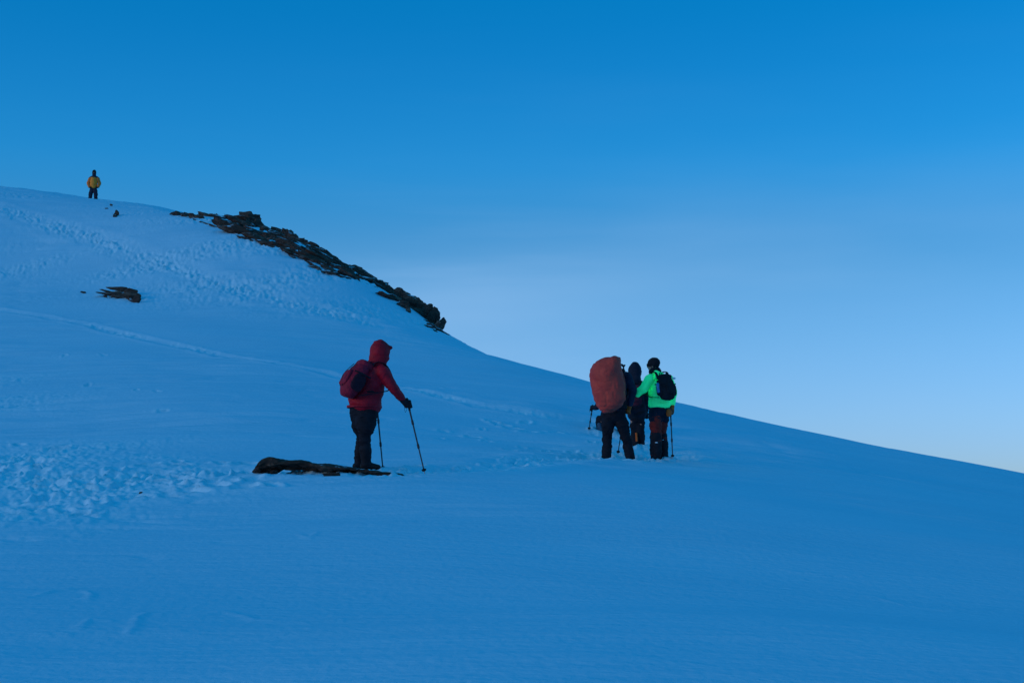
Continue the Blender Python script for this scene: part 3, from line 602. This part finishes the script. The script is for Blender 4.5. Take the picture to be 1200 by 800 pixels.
B = Blob(); B.tube([J['neck']+F.f*.03, hh+F.f*.045-F.up*.055], [(.085, .08), (.07, .075)], F.r, 16); B.build('neck_warmer', M['navy'], F.root, .01, 2)
F.trousers(M['navy'], (.18, .145), (.13, .112, .098)); F.boots(M['rubber']); F.glove('L', M['black_cloth']); F.glove('R', M['black_cloth'])
# ---------------------------------------------------------------- snow sheet
def build_snow():
    inner = np.arange(-130, 1331, 1.4); aa = np.arctan((inner-600)/FPX)
    outer = np.concatenate([np.linspace(aa[-1], 2*math.pi+aa[0], 150)[1:-1]])
    ang = np.concatenate([aa, outer]); na = len(ang)
    r = [0.05, .5, 1.2, 2.0, 2.8, 3.6, 4.3]
    q = 5.0
    while q < 96: r.append(q); q *= 1.0052 if q < 17 else (1.0036 if q < 34 else 1.0031)
    while q < 7000: r.append(q); q *= 1.09
    r = np.array(r); nr_ = len(r)
    R, A = np.meshgrid(r, ang, indexing='ij'); X = R*np.sin(A); Y = R*np.cos(A)
    print('snow verts', X.size)
    Z = np.empty_like(X); CH = np.empty_like(X)
    for i in range(0, nr_, 120):
        sl = slice(i, i+120); Z[sl] = base(X[sl], Y[sl]); d, c = detail(X[sl], Y[sl]); Z[sl] += d; CH[sl] = c
    co = np.stack([X, Y, Z], -1).reshape(-1, 3)
    i, j = np.meshgrid(np.arange(nr_-1), np.arange(na), indexing='ij'); j2 = (j+1) % na
    f = np.stack([i*na+j, i*na+j2, (i+1)*na+j2, (i+1)*na+j], -1).reshape(-1, 4)[:, ::-1]
    me = bpy.data.meshes.new('snow_slope'); me.vertices.add(len(co)); me.vertices.foreach_set('co', co.ravel())
    me.loops.add(f.size); me.loops.foreach_set('vertex_index', f.ravel()); me.polygons.add(len(f))
    me.polygons.foreach_set('loop_start', np.arange(0, f.size, 4)); me.update(calc_edges=True)
    at_ = me.attributes.new('churn', 'FLOAT', 'POINT'); at_.data.foreach_set('value', CH.ravel())
    me.polygons.foreach_set('use_smooth', np.ones(len(f), bool))
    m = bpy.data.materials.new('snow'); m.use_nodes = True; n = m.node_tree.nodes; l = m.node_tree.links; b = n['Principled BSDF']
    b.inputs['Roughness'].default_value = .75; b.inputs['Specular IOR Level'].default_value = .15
    tc = n.new('ShaderNodeTexCoord'); at2 = n.new('ShaderNodeAttribute'); at2.attribute_name = 'churn'
    n1 = n.new('ShaderNodeTexNoise'); n1.inputs['Scale'].default_value = .35; n1.inputs['Detail'].default_value = 6
    mp = n.new('ShaderNodeMapping'); mp.inputs['Scale'].default_value = (.45, 2.2, 1); mp.inputs['Rotation'].default_value = (0, 0, .18)
    l.new(tc.outputs['Object'], mp.inputs[0]); l.new(mp.outputs[0], n1.inputs['Vector'])
    n2 = n.new('ShaderNodeTexNoise'); n2.inputs['Scale'].default_value = 9; n2.inputs['Detail'].default_value = 5; l.new(tc.outputs['Object'], n2.inputs['Vector'])
    # crust colour varies a little; broken fresh snow is whiter
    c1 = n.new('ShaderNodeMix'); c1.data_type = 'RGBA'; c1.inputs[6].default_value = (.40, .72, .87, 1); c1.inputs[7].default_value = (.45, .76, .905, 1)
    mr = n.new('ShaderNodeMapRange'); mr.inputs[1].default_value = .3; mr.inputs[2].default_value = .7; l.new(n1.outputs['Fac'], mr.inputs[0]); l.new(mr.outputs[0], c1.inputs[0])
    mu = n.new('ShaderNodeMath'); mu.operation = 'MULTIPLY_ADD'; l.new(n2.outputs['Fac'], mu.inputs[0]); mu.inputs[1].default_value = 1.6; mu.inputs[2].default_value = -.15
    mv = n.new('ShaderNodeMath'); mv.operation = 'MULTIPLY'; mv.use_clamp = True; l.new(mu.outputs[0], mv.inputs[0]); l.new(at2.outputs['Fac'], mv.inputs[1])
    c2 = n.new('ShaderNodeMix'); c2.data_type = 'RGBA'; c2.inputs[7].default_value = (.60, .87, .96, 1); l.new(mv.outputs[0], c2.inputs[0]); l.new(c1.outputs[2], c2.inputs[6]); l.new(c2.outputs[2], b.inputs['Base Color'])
    n3 = n.new('ShaderNodeTexNoise'); n3.inputs['Scale'].default_value = 14; n3.inputs['Detail'].default_value = 5; l.new(tc.outputs['Object'], n3.inputs['Vector'])
    mp2 = n.new('ShaderNodeMapping'); mp2.inputs['Scale'].default_value = (1.4, 5.5, 2); mp2.inputs['Rotation'].default_value = (0, 0, .2); l.new(tc.outputs['Object'], mp2.inputs[0])
    n4 = n.new('ShaderNodeTexNoise'); n4.inputs['Scale'].default_value = 1.3; n4.inputs['Detail'].default_value = 6; l.new(mp2.outputs[0], n4.inputs['Vector'])
    b1 = n.new('ShaderNodeBump'); b1.inputs['Strength'].default_value = .5; b1.inputs['Distance'].default_value = .04; l.new(n4.outputs['Fac'], b1.inputs['Height'])
    b2 = n.new('ShaderNodeBump'); b2.inputs['Strength'].default_value = .5; b2.inputs['Distance'].default_value = .022; l.new(n3.outputs['Fac'], b2.inputs['Height']); l.new(b1.outputs[0], b2.inputs['Normal']); l.new(b2.outputs[0], b.inputs['Normal'])
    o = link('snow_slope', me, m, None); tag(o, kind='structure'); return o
build_snow()
# ---------------------------------------------------------------- rock
def rockmat(name, a, b_, s=1.0, sn=0.0):
    m = bpy.data.materials.new(name); m.use_nodes = True; n = m.node_tree.nodes; l = m.node_tree.links; b = n['Principled BSDF']
    b.inputs['Roughness'].default_value = .9; b.inputs['Specular IOR Level'].default_value = .2
    tc = n.new('ShaderNodeTexCoord'); mp = n.new('ShaderNodeMapping'); mp.inputs['Scale'].default_value = (1, 1, 3); mp.inputs['Rotation'].default_value = (.2, .35, 0); l.new(tc.outputs['Object'], mp.inputs[0])
    nz = n.new('ShaderNodeTexNoise'); nz.inputs['Scale'].default_value = 2.2*s; nz.inputs['Detail'].default_value = 8; nz.inputs['Roughness'].default_value = .7; l.new(mp.outputs[0], nz.inputs['Vector'])
    cr = n.new('ShaderNodeValToRGB'); e = cr.color_ramp.elements; e[0].position = .36; e[0].color = (*a, 1); e[1].position = .66; e[1].color = (*b_, 1)
    x = e.new(.52); x.color = (a[0]*1.9, a[1]*1.45, a[2]*1.2, 1)
    l.new(nz.outputs['Fac'], cr.inputs[0])
    # wind-packed snow caught on level ledges
    ge = n.new('ShaderNodeNewGeometry'); sx = n.new('ShaderNodeSeparateXYZ'); l.new(ge.outputs['Normal'], sx.inputs[0])
    n5 = n.new('ShaderNodeTexNoise'); n5.inputs['Scale'].default_value = 1.7*s; n5.inputs['Detail'].default_value = 6; l.new(tc.outputs['Object'], n5.inputs['Vector'])
    ad = n.new('ShaderNodeMath'); ad.operation = 'MULTIPLY_ADD'; l.new(n5.outputs['Fac'], ad.inputs[0]); ad.inputs[1].default_value = 1.3; l.new(sx.outputs['Z'], ad.inputs[2])
    mr = n.new('ShaderNodeMapRange'); mr.inputs[1].default_value = 1.60+sn; mr.inputs[2].default_value = 1.68+sn; l.new(ad.outputs[0], mr.inputs[0])
    mx = n.new('ShaderNodeMix'); mx.data_type = 'RGBA'; mx.inputs[7].default_value = (.6, .78, .9, 1); l.new(mr.outputs[0], mx.inputs[0]); l.new(cr.outputs[0], mx.inputs[6]); l.new(mx.outputs[2], b.inputs['Base Color'])
    bp = n.new('ShaderNodeBump'); bp.inputs['Strength'].default_value = .8; bp.inputs['Distance'].default_value = .06/s; l.new(nz.outputs['Fac'], bp.inputs['Height']); l.new(bp.outputs[0], b.inputs['Normal'])
    return m
M['rock'] = rockmat('weathered_rock', (.036, .031, .028), (.17, .135, .112))
M['rock_near'] = rockmat('weathered_rock_near', (.028, .021, .018), (.15, .095, .065), 2.5, .14)
RR = random.Random(4)
def stone(bm, c, size, ax, cuts=2, amp=.06, npts=16, pw=.75):
    """angular block: convex hull of scattered points, broken up by noise"""
    b = bmesh.new()
    for k in range(npts):
        v = nrm([RR.gauss(0, 1) for _ in range(3)]); v = v/max(abs(v))**pw
        b.verts.new(v*.5*(.8+.2*RR.random()))
    r = bmesh.ops.convex_hull(b, input=b.verts); 
    bad = [g for g in r['geom_interior']+r['geom_unused'] if isinstance(g, bmesh.types.BMVert)]
    if bad: bmesh.ops.delete(b, geom=list(set(bad)), context='VERTS')
    if cuts: bmesh.ops.subdivide_edges(b, edges=b.edges, cuts=cuts, use_grid_fill=True); bmesh.ops.triangulate(b, faces=b.faces)
    A = np.array(ax, float).T; s = np.array(size); sd = RR.random()*50
    co = np.array([v.co for v in b.verts]); 
    n = fbm(co[:, 0]*2.5+sd, co[:, 1]*2.5, co[:, 2]*5, 3); co = co*(1+amp*3*n)[:, None]
    w = (co*s)@A.T+np.asarray(c)
    for v, p in zip(b.verts, w): v.co = Vector(p)
    me = bpy.data.meshes.new('t'); bmesh.ops.recalc_face_normals(b, faces=b.faces); b.to_mesh(me); b.free(); bm.from_mesh(me); bpy.data.meshes.remove(me)
def rock_obj(name, fill, label, cat, group=None, m='rock'):
    bm = bmesh.new(); fill(bm); me = bpy.data.meshes.new(name)
    n = len(bm.verts); c = Vector((0, 0, 0))
    for v in bm.verts: c += v.co
    c /= n; c.z = min(v.co.z for v in bm.verts)
    for v in bm.verts: v.co -= c
    bm.to_mesh(me); bm.free(); o = link(name, me, M[m], None, False); o.location = c; return tag(o, label, cat, group)
DIP = nrm((1, .1, -.42)); SIDE = nrm(np.cross((0, 0, 1), DIP)); NUP = np.cross(DIP, SIDE)
def axes(j=.25, dip=DIP):
    a = nrm(np.asarray(dip)+np.array([RR.gauss(0, j), RR.gauss(0, j), RR.gauss(0, j)*.7])); s = nrm(np.cross((RR.gauss(0, j*.5), RR.gauss(0, j*.5), 1), a)); return (a, s, np.cross(a, s))
def lerp_poly(P, x):
    return float(np.interp(x, [p[0] for p in P], [p[1] for p in P]))
TOP = [(200,248),(225,249),(245,250),(262,252),(280,254),(300,262),(315,266),(330,265),(350,275),(375,289),(385,296),(405,308),(425,314),(440,325),(455,333),(475,341),(490,348),(505,357),(513,367),(520,380),(523,388)]
BOT = [(200,250),(225,253),(245,259),(262,265),(280,272),(300,281),(330,289),(360,303),(385,318),(415,325),(440,334),(455,344),(480,356),(500,368),(510,385),(523,391)]
def sky_anchor(px, py, drop=0):
    """point on the hill under that pixel, or on the crest when the pixel is just above it"""
    a = (px-600)/FPX; t = np.linspace(8, 88, 2400); X = a*t; Y = CP*t-SP*(400-py)/FPX*t
    pp = project(np.stack([X, Y, base(X, Y)], -1))[1]; k = np.nonzero(pp <= py)[0]
    k = k[0] if len(k) else int(np.argmin(pp)); i = k; return V(X[i], Y[i], base(X[i], Y[i])), t[i], pp[i]
def core(bm, pts):
    """buried bedrock that the pieces stand on"""
    if len(pts) < 2: return
    P = []
    for px, py in sorted(pts):
        p, d, _ = sky_anchor(px, py+3); P.append(V(p[0], p[1], ground(p[0], p[1])-.0018*d-.02)); rad = .0018*d
    B = Blob(); B.tube(P, [(rad*2.2, rad)]*len(P), (0, 1, 0), 8); me = bpy.data.meshes.new('t'); B.bm.to_mesh(me); B.bm.free(); bm.from_mesh(me); bpy.data.meshes.remove(me)
def ridge(x0, x1, dens, hrange, topw=1.0):
    def f(bm):
        core(bm, [(x_, lerp_poly(BOT, x_)-1) for x_ in np.arange(x0, x1+4, 6)])
        x = x0
        while x < x1:
            t, b_ = lerp_poly(TOP, x), lerp_poly(BOT, x); w = max(b_-t, 3)
            # crest stones, whose tops make the skyline
            p, d, py = sky_anchor(x, b_+1 if b_-t < 6 else t+2); s = d/FPX; hgt = max(py-t, 1.0)*s
            sz = min(RR.lognormvariate(2.0, .4), 14)*s; c = at(x, t, d); hh = hgt+RR.uniform(3, 6)*s
            stone(bm, (c[0], c[1]+.2, c[2]-hh/2+RR.uniform(-.06, .07)), (sz*2.0, sz*1.2, hh*.92), axes(.15), 2, .07)
            for k in range(int(dens*max(1, w/6))):
                yy = t+2+(b_+2-t)*RR.random()**1.5
                if noise3(V(x/7.0), V(yy/2.5))[0] > .03: continue
                p, d, py = sky_anchor(x+RR.uniform(-3, 3), b_+1 if b_-t < 6 else yy); s = d/FPX; q = RR.uniform(*hrange)*s*RR.choice((.6, .8, 1, 1, 1.5))
                stone(bm, (p[0], p[1], p[2]+q*.02), (q*3.2, q*1.3, q*.62), axes(.13), 2, .07)
            x += RR.uniform(2.2, 4.0)
    return f
rock_obj('rock_ledge', ridge(203, 262, .8, (3, 6)), 'thin dark rock ledge breaking the snow at the crest, left end of the ridge rocks', 'rock')
rock_obj('rock_outcrop', ridge(258, 384, 1.9, (5, 11)), 'long jagged band of dark broken rock along the crest below the pointed boulder', 'rock outcrop')
rock_obj('rock_outcrop', ridge(386, 462, 1.7, (5, 10)), 'middle stretch of dark rock band where the skyline drops towards the right', 'rock outcrop')
def lower(bm):
    ridge(464, 511, 1.6, (4, 9))(bm)
    for px, py, w, h in [(452,347,20,5),(462,349,18,7),(472,357,14,9),(470,350,18,8),(478,363,8,7),(506,372,10,20),(512,382,7,11),(518,380,7,13),(503,364,10,9)]:
        p, d, _ = sky_anchor(px, py+h*.3); s = d/FPX; q = at(px, py, d); stone(bm, (q[0], q[1], q[2]), (w*s*1.25, w*s*.8, h*s*1.3), axes(.2), 2, .08)
rock_obj('rock_outcrop', lower, 'dark rock at the lower right end of the ridge, hooking down to the snow shoulder', 'rock outcrop')
def knob(bm):
    core(bm, [(x_, 259+.3*max(0, x_-285)) for x_ in (250, 262, 274, 286, 298, 308)])
    for px, py, w, h in [(290,255,22,15),(297,258,16,13),(303,262,13,10),(281,255,22,8),(268,254.5,24,5),(256,253.5,20,3.2),(292,250.5,9,6),(309,268,9,8)]:
        p, d, _ = sky_anchor(px, py+6); s = d/FPX; q = at(px, py, d); stone(bm, (q[0], q[1], q[2]), (w*s*1.12, w*s*.8, h*s*1.12), axes(.12, (1, .1, -.12)), 3, .05, 14)
rock_obj('boulder', knob, 'pointed dark boulder standing highest on the rocky crest', 'boulder')
def near_blocks(lst, dip, jit=.07, dep=.8, npts=16, far=False):
    def f(bm):
        for px, py, w, h in lst:
            p, d = hit(px, py+h*.35) if not far else sky_anchor(px, py+h*.35)[:2]; s = d/FPX; q = at(px, py, d); stone(bm, (q[0], q[1], q[2]), (w*s*1.12, max(w*s*.45, .15)*dep, h*s*1.25), axes(jit, dip), 3, .03, npts, .35)
        if len(lst) > 1: core(bm, [(px, py) for px, py, w, h in lst])
    return f
rock_obj('rock_outcrop', near_blocks([(143,338.8,38,5),(126,341.5,20,3.4),(153,342,18,9),(130,345.2,38,4),(143,347.2,44,8),(154,347.5,24,12),(159.5,350.5,13,12)], (1, 0, -.16)), 'dark rock outcrop alone on the middle of the snow slope, blunt at its right end', 'rock outcrop')
rock_obj('stone', near_blocks([(97.5,342.4,8,2.2)], (1, 0, -.1)), 'tiny dark stone just left of the lone outcrop on the middle slope', 'stone', 'small stones on the snow')
rock_obj('stone', near_blocks([(131,240.6,5,2.5)], (1, 0, -.3), dep=1.5, far=True), 'highest of the three small dark stones near the yellow-jacketed figure', 'stone', 'small stones on the snow')
rock_obj('stone', near_blocks([(125,244.6,6,1.6)], (1, 0, -.1), dep=1.5, far=True), 'flat faint stone at left among three near the yellow-jacketed figure', 'stone', 'small stones on the snow')
rock_obj('stone', near_blocks([(137,250,5,8),(137,251,7,2.5)], (1, 0, -.1), dep=1.5, far=True), 'largest and lowest of the small dark stones near the yellow-jacketed figure', 'stone', 'small stones on the snow')
# slab the red hiker stands on
def slab(bm):
    T = [(298,551.5),(304,545),(310,538.5),(315,536),(322,535.5),(329,537.5),(334,540.5),(343,540),(352,540),(360,540.8),(368,543),(380,544.3),(400,546.5),(420,548.6),(440,550.8),(455,552.6),(468,554.7),(477,557.2)]
    Bt = [(298,553),(305,553),(312,552),(325,551.5),(331,547.5),(345,548.5),(360,549.5),(375,551),(385,554.8),(392,554),(399,551.2),(420,552.6),(440,555.6),(460,558),(477,559.6)]
    xs = np.arange(298, 477.5, .9); rings = []; nr = 22
    for i, x_ in enumerate(xs):
        jag = 0
        t = lerp_poly(T, x_); b_ = lerp_poly(Bt, x_)
        d = 18.78-.20*(x_-298)/176; s_ = d/FPX; p = at(x_, t, d); q = at(x_, b_, d); hh = (p[2]-q[2])/2; cz = (p[2]+q[2])/2
        end = min(1, (x_-297)/10, (479.5-x_)/22); wd = .30*end**.5+.02; ring = []
        for k in range(nr):
            a_ = 2*math.pi*k/nr; c_, s2 = math.cos(a_), math.sin(a_)
            e = lambda v, n: math.copysign(abs(v)**n, v)
            y_ = p[1]+e(c_, .55)*wd; z_ = cz+e(s2, .7)*hh*(1.0 if s2 > 0 else 1.0)+(-.03 if s2 < -.3 and c_ > -.2 else 0)
            ring.append([p[0], y_, z_])
        rings.append(ring)
    R = np.array(rings); f = R.reshape(-1, 3)
    n = fbm(f[:, 0]*4, f[:, 1]*6, f[:, 2]*14, 3); st = noise3(f[:, 0]*1.5+f[:, 2]*3, f[:, 1]*2, f[:, 2]*30); cell = np.floor(f[:, 0]*5+noise3(f[:, 0]*2, f[:, 1]*3, f[:, 2]*4)*2)
    f = f+np.stack([.02*n, .05*n+.03*st, .020*n+.012*st+.011*np.sin(cell*12.9)], -1); R = f.reshape(len(xs), nr, 3)
    Vt = [[bm.verts.new(Vector(p.tolist())) for p in ring] for ring in R]
    for r0, r1 in zip(Vt[:-1], Vt[1:]):
        for k in range(nr): bm.faces.new((r0[k], r0[(k+1) % nr], r1[(k+1) % nr], r1[k]))
    bm.faces.new(Vt[0][::-1]); bm.faces.new(Vt[-1]); bmesh.ops.triangulate(bm, faces=bm.faces[:]); bmesh.ops.recalc_face_normals(bm, faces=bm.faces[:])
    for px, py, w, h, w0, ang in [(303,551.5,11,5,-.25,.2),(311,554.5,11,4,-.3,0),(321,553.5,9,7,-.3,.3),(315,549,15,12,-.2,-.3),(306,547,10,6,-.1,.5),(326,545,14,9,-.22,-.2),(344,545.5,22,4,-.28,-.05),(378,549,16,5,-.28,-.1),(389,552,12,5,-.28,-.1)]:
        s = 18.8/FPX; q = at(px, py, 18.8+w0); stone(bm, q, (w*s*1.1, .22, h*s*1.15), axes(.1, (1, 0, ang)), 3, .05, 20, .4)
rock_obj('rock_slab', slab, 'long low dark rock slab in the foreground under the red-jacketed hiker', 'rock', None, 'rock_near')
for px, py, w, h, lab in [(360,553.5,13,4.5,'small flat dark stone just below the left half of the foreground rock slab'),(387,558,24,8,'larger broken dark stone in the snow under the middle of the foreground rock slab'),(421,559,5,2.6,'tiny dark stone in the snow right below the boots of the red-jacketed hiker'),(165,577,4,2.2,'tiny dark stone lying alone on the trampled snow at left')]:
    d = hit(px, py)[1]
    rock_obj('stone', near_blocks([(px, py, w, h)]+([(px+8, py-4, w*.5, h*.7)] if w > 20 else []), (1, 0, .12), .1, 1.0), lab, 'stone', 'small stones on the snow', 'rock_near')
# ---------------------------------------------------------------- light
SUN_AZ = math.radians(244); SUN_EL = math.radians(3.5)      # low behind the photographer's left shoulder (azimuth from +Y, clockwise)
sdir = Vector((math.sin(SUN_AZ)*math.cos(SUN_EL), math.cos(SUN_AZ)*math.cos(SUN_EL), math.sin(SUN_EL)))
sl = bpy.data.lights.new('sun', 'SUN'); sl.energy = SUN_E; sl.angle = math.radians(24); sl.color = SUN_C
so = bpy.data.objects.new('sun', sl); C.objects.link(so); so.rotation_euler = sdir.to_track_quat('Z', 'Y').to_euler()
w = bpy.data.worlds.new('World'); bpy.context.scene.world = w; w.use_nodes = True; n = w.node_tree.nodes; l = w.node_tree.links
bg = n['Background']; bg.inputs['Strength'].default_value = SKY_S
sky = n.new('ShaderNodeTexSky'); sky.sky_type = 'NISHITA'; sky.sun_disc = False; sky.sun_elevation = SUN_EL; sky.sun_rotation = SUN_AZ; sky.altitude = 3500; sky.air_density = 1.0; sky.dust_density = .4; sky.ozone_density = 2.0
tc = n.new('ShaderNodeTexCoord'); sx = n.new('ShaderNodeSeparateXYZ'); l.new(tc.outputs['Generated'], sx.inputs[0])
def ramp(stops, src, big=False):
    cr = n.new('ShaderNodeValToRGB'); e = cr.color_ramp.elements
    while len(e) > 1: e.remove(e[0])
    for i, (p, c) in enumerate(stops):
        x = e[0] if i == 0 else e.new(p); x.position = p; x.color = (*[v/4 for v in c], 1) if big else (*c, 1)
    l.new(src, cr.inputs[0]); return cr
mr = n.new('ShaderNodeMapRange'); mr.inputs[1].default_value = 0; mr.inputs[2].default_value = .5; l.new(sx.outputs['Z'], mr.inputs[0])
tint = ramp(TINT, mr.outputs[0], True)
vs = n.new('ShaderNodeVectorMath'); vs.operation = 'SCALE'; vs.inputs['Scale'].default_value = 4; l.new(tint.outputs[0], vs.inputs[0])
vm = n.new('ShaderNodeVectorMath'); vm.operation = 'MULTIPLY'; l.new(sky.outputs[0], vm.inputs[0]); l.new(vs.outputs[0], vm.inputs[1])
ax = n.new('ShaderNodeMapRange'); ax.inputs[1].default_value = -.35; ax.inputs[2].default_value = .35; ax.inputs[3].default_value = 1.08; ax.inputs[4].default_value = .92; ax.interpolation_type = 'SMOOTHSTEP'; l.new(sx.outputs['X'], ax.inputs[0])
vx = n.new('ShaderNodeVectorMath'); vx.operation = 'SCALE'; l.new(vm.outputs[0], vx.inputs[0]); l.new(ax.outputs[0], vx.inputs['Scale']); vm = vx
# thin high veil of cloud, in long soft streaks
mp = n.new('ShaderNodeMapping'); mp.inputs['Scale'].default_value = (1.6, 1.6, 9); mp.inputs['Rotation'].default_value = (0, math.radians(9), 0); l.new(tc.outputs['Generated'], mp.inputs[0])
nz = n.new('ShaderNodeTexNoise'); nz.inputs['Scale'].default_value = 1.7; nz.inputs['Detail'].default_value = 4; nz.inputs['Roughness'].default_value = .45; l.new(mp.outputs[0], nz.inputs['Vector'])
m1 = n.new('ShaderNodeMapRange'); m1.inputs[1].default_value = .45; m1.inputs[2].default_value = .72; m1.interpolation_type = 'SMOOTHSTEP'; l.new(nz.outputs['Fac'], m1.inputs[0])
band = ramp([(0, (.3,)*3), (.12, (.6,)*3), (.24, (1,)*3), (.36, (.7,)*3), (.5, (.15,)*3), (.7, (0,)*3)], mr.outputs[0])
mm = n.new('ShaderNodeMath'); mm.operation = 'MULTIPLY'; l.new(m1.outputs[0], mm.inputs[0]); l.new(band.outputs[0], mm.inputs[1])
m3 = n.new('ShaderNodeMath'); m3.operation = 'MULTIPLY'; l.new(mm.outputs[0], m3.inputs[0]); m3.inputs[1].default_value = VEIL
# one broad bank of thin cloud low over the shoulder of the hill
az = n.new('ShaderNodeMath'); az.operation = 'ARCTAN2'; l.new(sx.outputs['X'], az.inputs[0]); l.new(sx.outputs['Y'], az.inputs[1])
def gauss(src, c, wd):
    a = n.new('ShaderNodeMath'); a.operation = 'SUBTRACT'; l.new(src, a.inputs[0]); a.inputs[1].default_value = c
    b = n.new('ShaderNodeMath'); b.operation = 'DIVIDE'; l.new(a.outputs[0], b.inputs[0]); b.inputs[1].default_value = wd
    p = n.new('ShaderNodeMath'); p.operation = 'MULTIPLY'; l.new(b.outputs[0], p.inputs[0]); l.new(b.outputs[0], p.inputs[1])
    q = n.new('ShaderNodeMath'); q.operation = 'ADD'; l.new(p.outputs[0], q.inputs[0]); q.inputs[1].default_value = 1
    r = n.new('ShaderNodeMath'); r.operation = 'DIVIDE'; r.inputs[0].default_value = 1; l.new(q.outputs[0], r.inputs[1])
    r2 = n.new('ShaderNodeMath'); r2.operation = 'MULTIPLY'; l.new(r.outputs[0], r2.inputs[0]); l.new(r.outputs[0], r2.inputs[1]); return r2
sl_ = n.new('ShaderNodeMath'); sl_.operation = 'MULTIPLY_ADD'; l.new(az.outputs[0], sl_.inputs[0]); sl_.inputs[1].default_value = -.13; l.new(sx.outputs['Z'], sl_.inputs[2])
g1 = gauss(az.outputs[0], -.05, .22); g2 = gauss(sl_.outputs[0], .148, .042)
gm = n.new('ShaderNodeMath'); gm.operation = 'MULTIPLY'; l.new(g1.outputs[0], gm.inputs[0]); l.new(g2.outputs[0], gm.inputs[1])
gn = n.new('ShaderNodeMath'); gn.operation = 'MULTIPLY_ADD'; l.new(nz.outputs['Fac'], gn.inputs[0]); gn.inputs[1].default_value = 1.2; gn.inputs[2].default_value = -.05
gk = n.new('ShaderNodeMath'); gk.operation = 'MULTIPLY'; l.new(gm.outputs[0], gk.inputs[0]); l.new(gn.outputs[0], gk.inputs[1])
ga = n.new('ShaderNodeMath'); ga.operation = 'MULTIPLY_ADD'; l.new(gk.outputs[0], ga.inputs[0]); ga.inputs[1].default_value = .95; l.new(m3.outputs[0], ga.inputs[2]); m3 = ga
# a few thin drawn-out streaks inside it
mp3 = n.new('ShaderNodeMapping'); mp3.inputs['Scale'].default_value = (2.2, 1, 34); mp3.inputs['Rotation'].default_value = (0, math.radians(-8), 0); l.new(tc.outputs['Generated'], mp3.inputs[0])
nz3 = n.new('ShaderNodeTexNoise'); nz3.inputs['Scale'].default_value = 1.5; nz3.inputs['Detail'].default_value = 5; nz3.inputs['Distortion'].default_value = .4; l.new(mp3.outputs[0], nz3.inputs['Vector'])
ms = n.new('ShaderNodeMapRange'); ms.inputs[1].default_value = .5; ms.inputs[2].default_value = .75; ms.inputs[4].default_value = .16; l.new(nz3.outputs['Fac'], ms.inputs[0])
g4_ = gauss(sx.outputs['Z'], .16, .06); g4 = n.new('ShaderNodeMath'); g4.operation = 'MULTIPLY'; l.new(g4_.outputs[0], g4.inputs[0]); l.new(g1.outputs[0], g4.inputs[1]); mk = n.new('ShaderNodeMath'); mk.operation = 'MULTIPLY_ADD'; l.new(ms.outputs[0], mk.inputs[0]); l.new(g4.outputs[0], mk.inputs[1]); l.new(m3.outputs[0], mk.inputs[2]); m3 = mk
tint.color_ramp.interpolation = 'B_SPLINE'
mix = n.new('ShaderNodeMix'); mix.data_type = 'RGBA'; l.new(m3.outputs[0], mix.inputs[0]); l.new(vm.outputs[0], mix.inputs[6]); mix.inputs[7].default_value = (*[c/SKY_S for c in VEILC], 1)
l.new(mix.outputs[2], bg.inputs['Color'])
# ---------------------------------------------------------------- camera and view
cd = bpy.data.cameras.new('camera'); cd.lens = 50; cd.sensor_width = 36; cd.clip_start = .1; cd.clip_end = 20000
co_ = bpy.data.objects.new('camera', cd); C.objects.link(co_); co_.location = (0, 0, 1.6); co_.rotation_euler = (math.pi/2+PITCH, 0, 0)
sc = bpy.context.scene; sc.camera = co_; sc.view_settings.view_transform = 'Standard'; sc.view_settings.look = 'None'; sc.view_settings.exposure = 0; sc.view_settings.gamma = 1
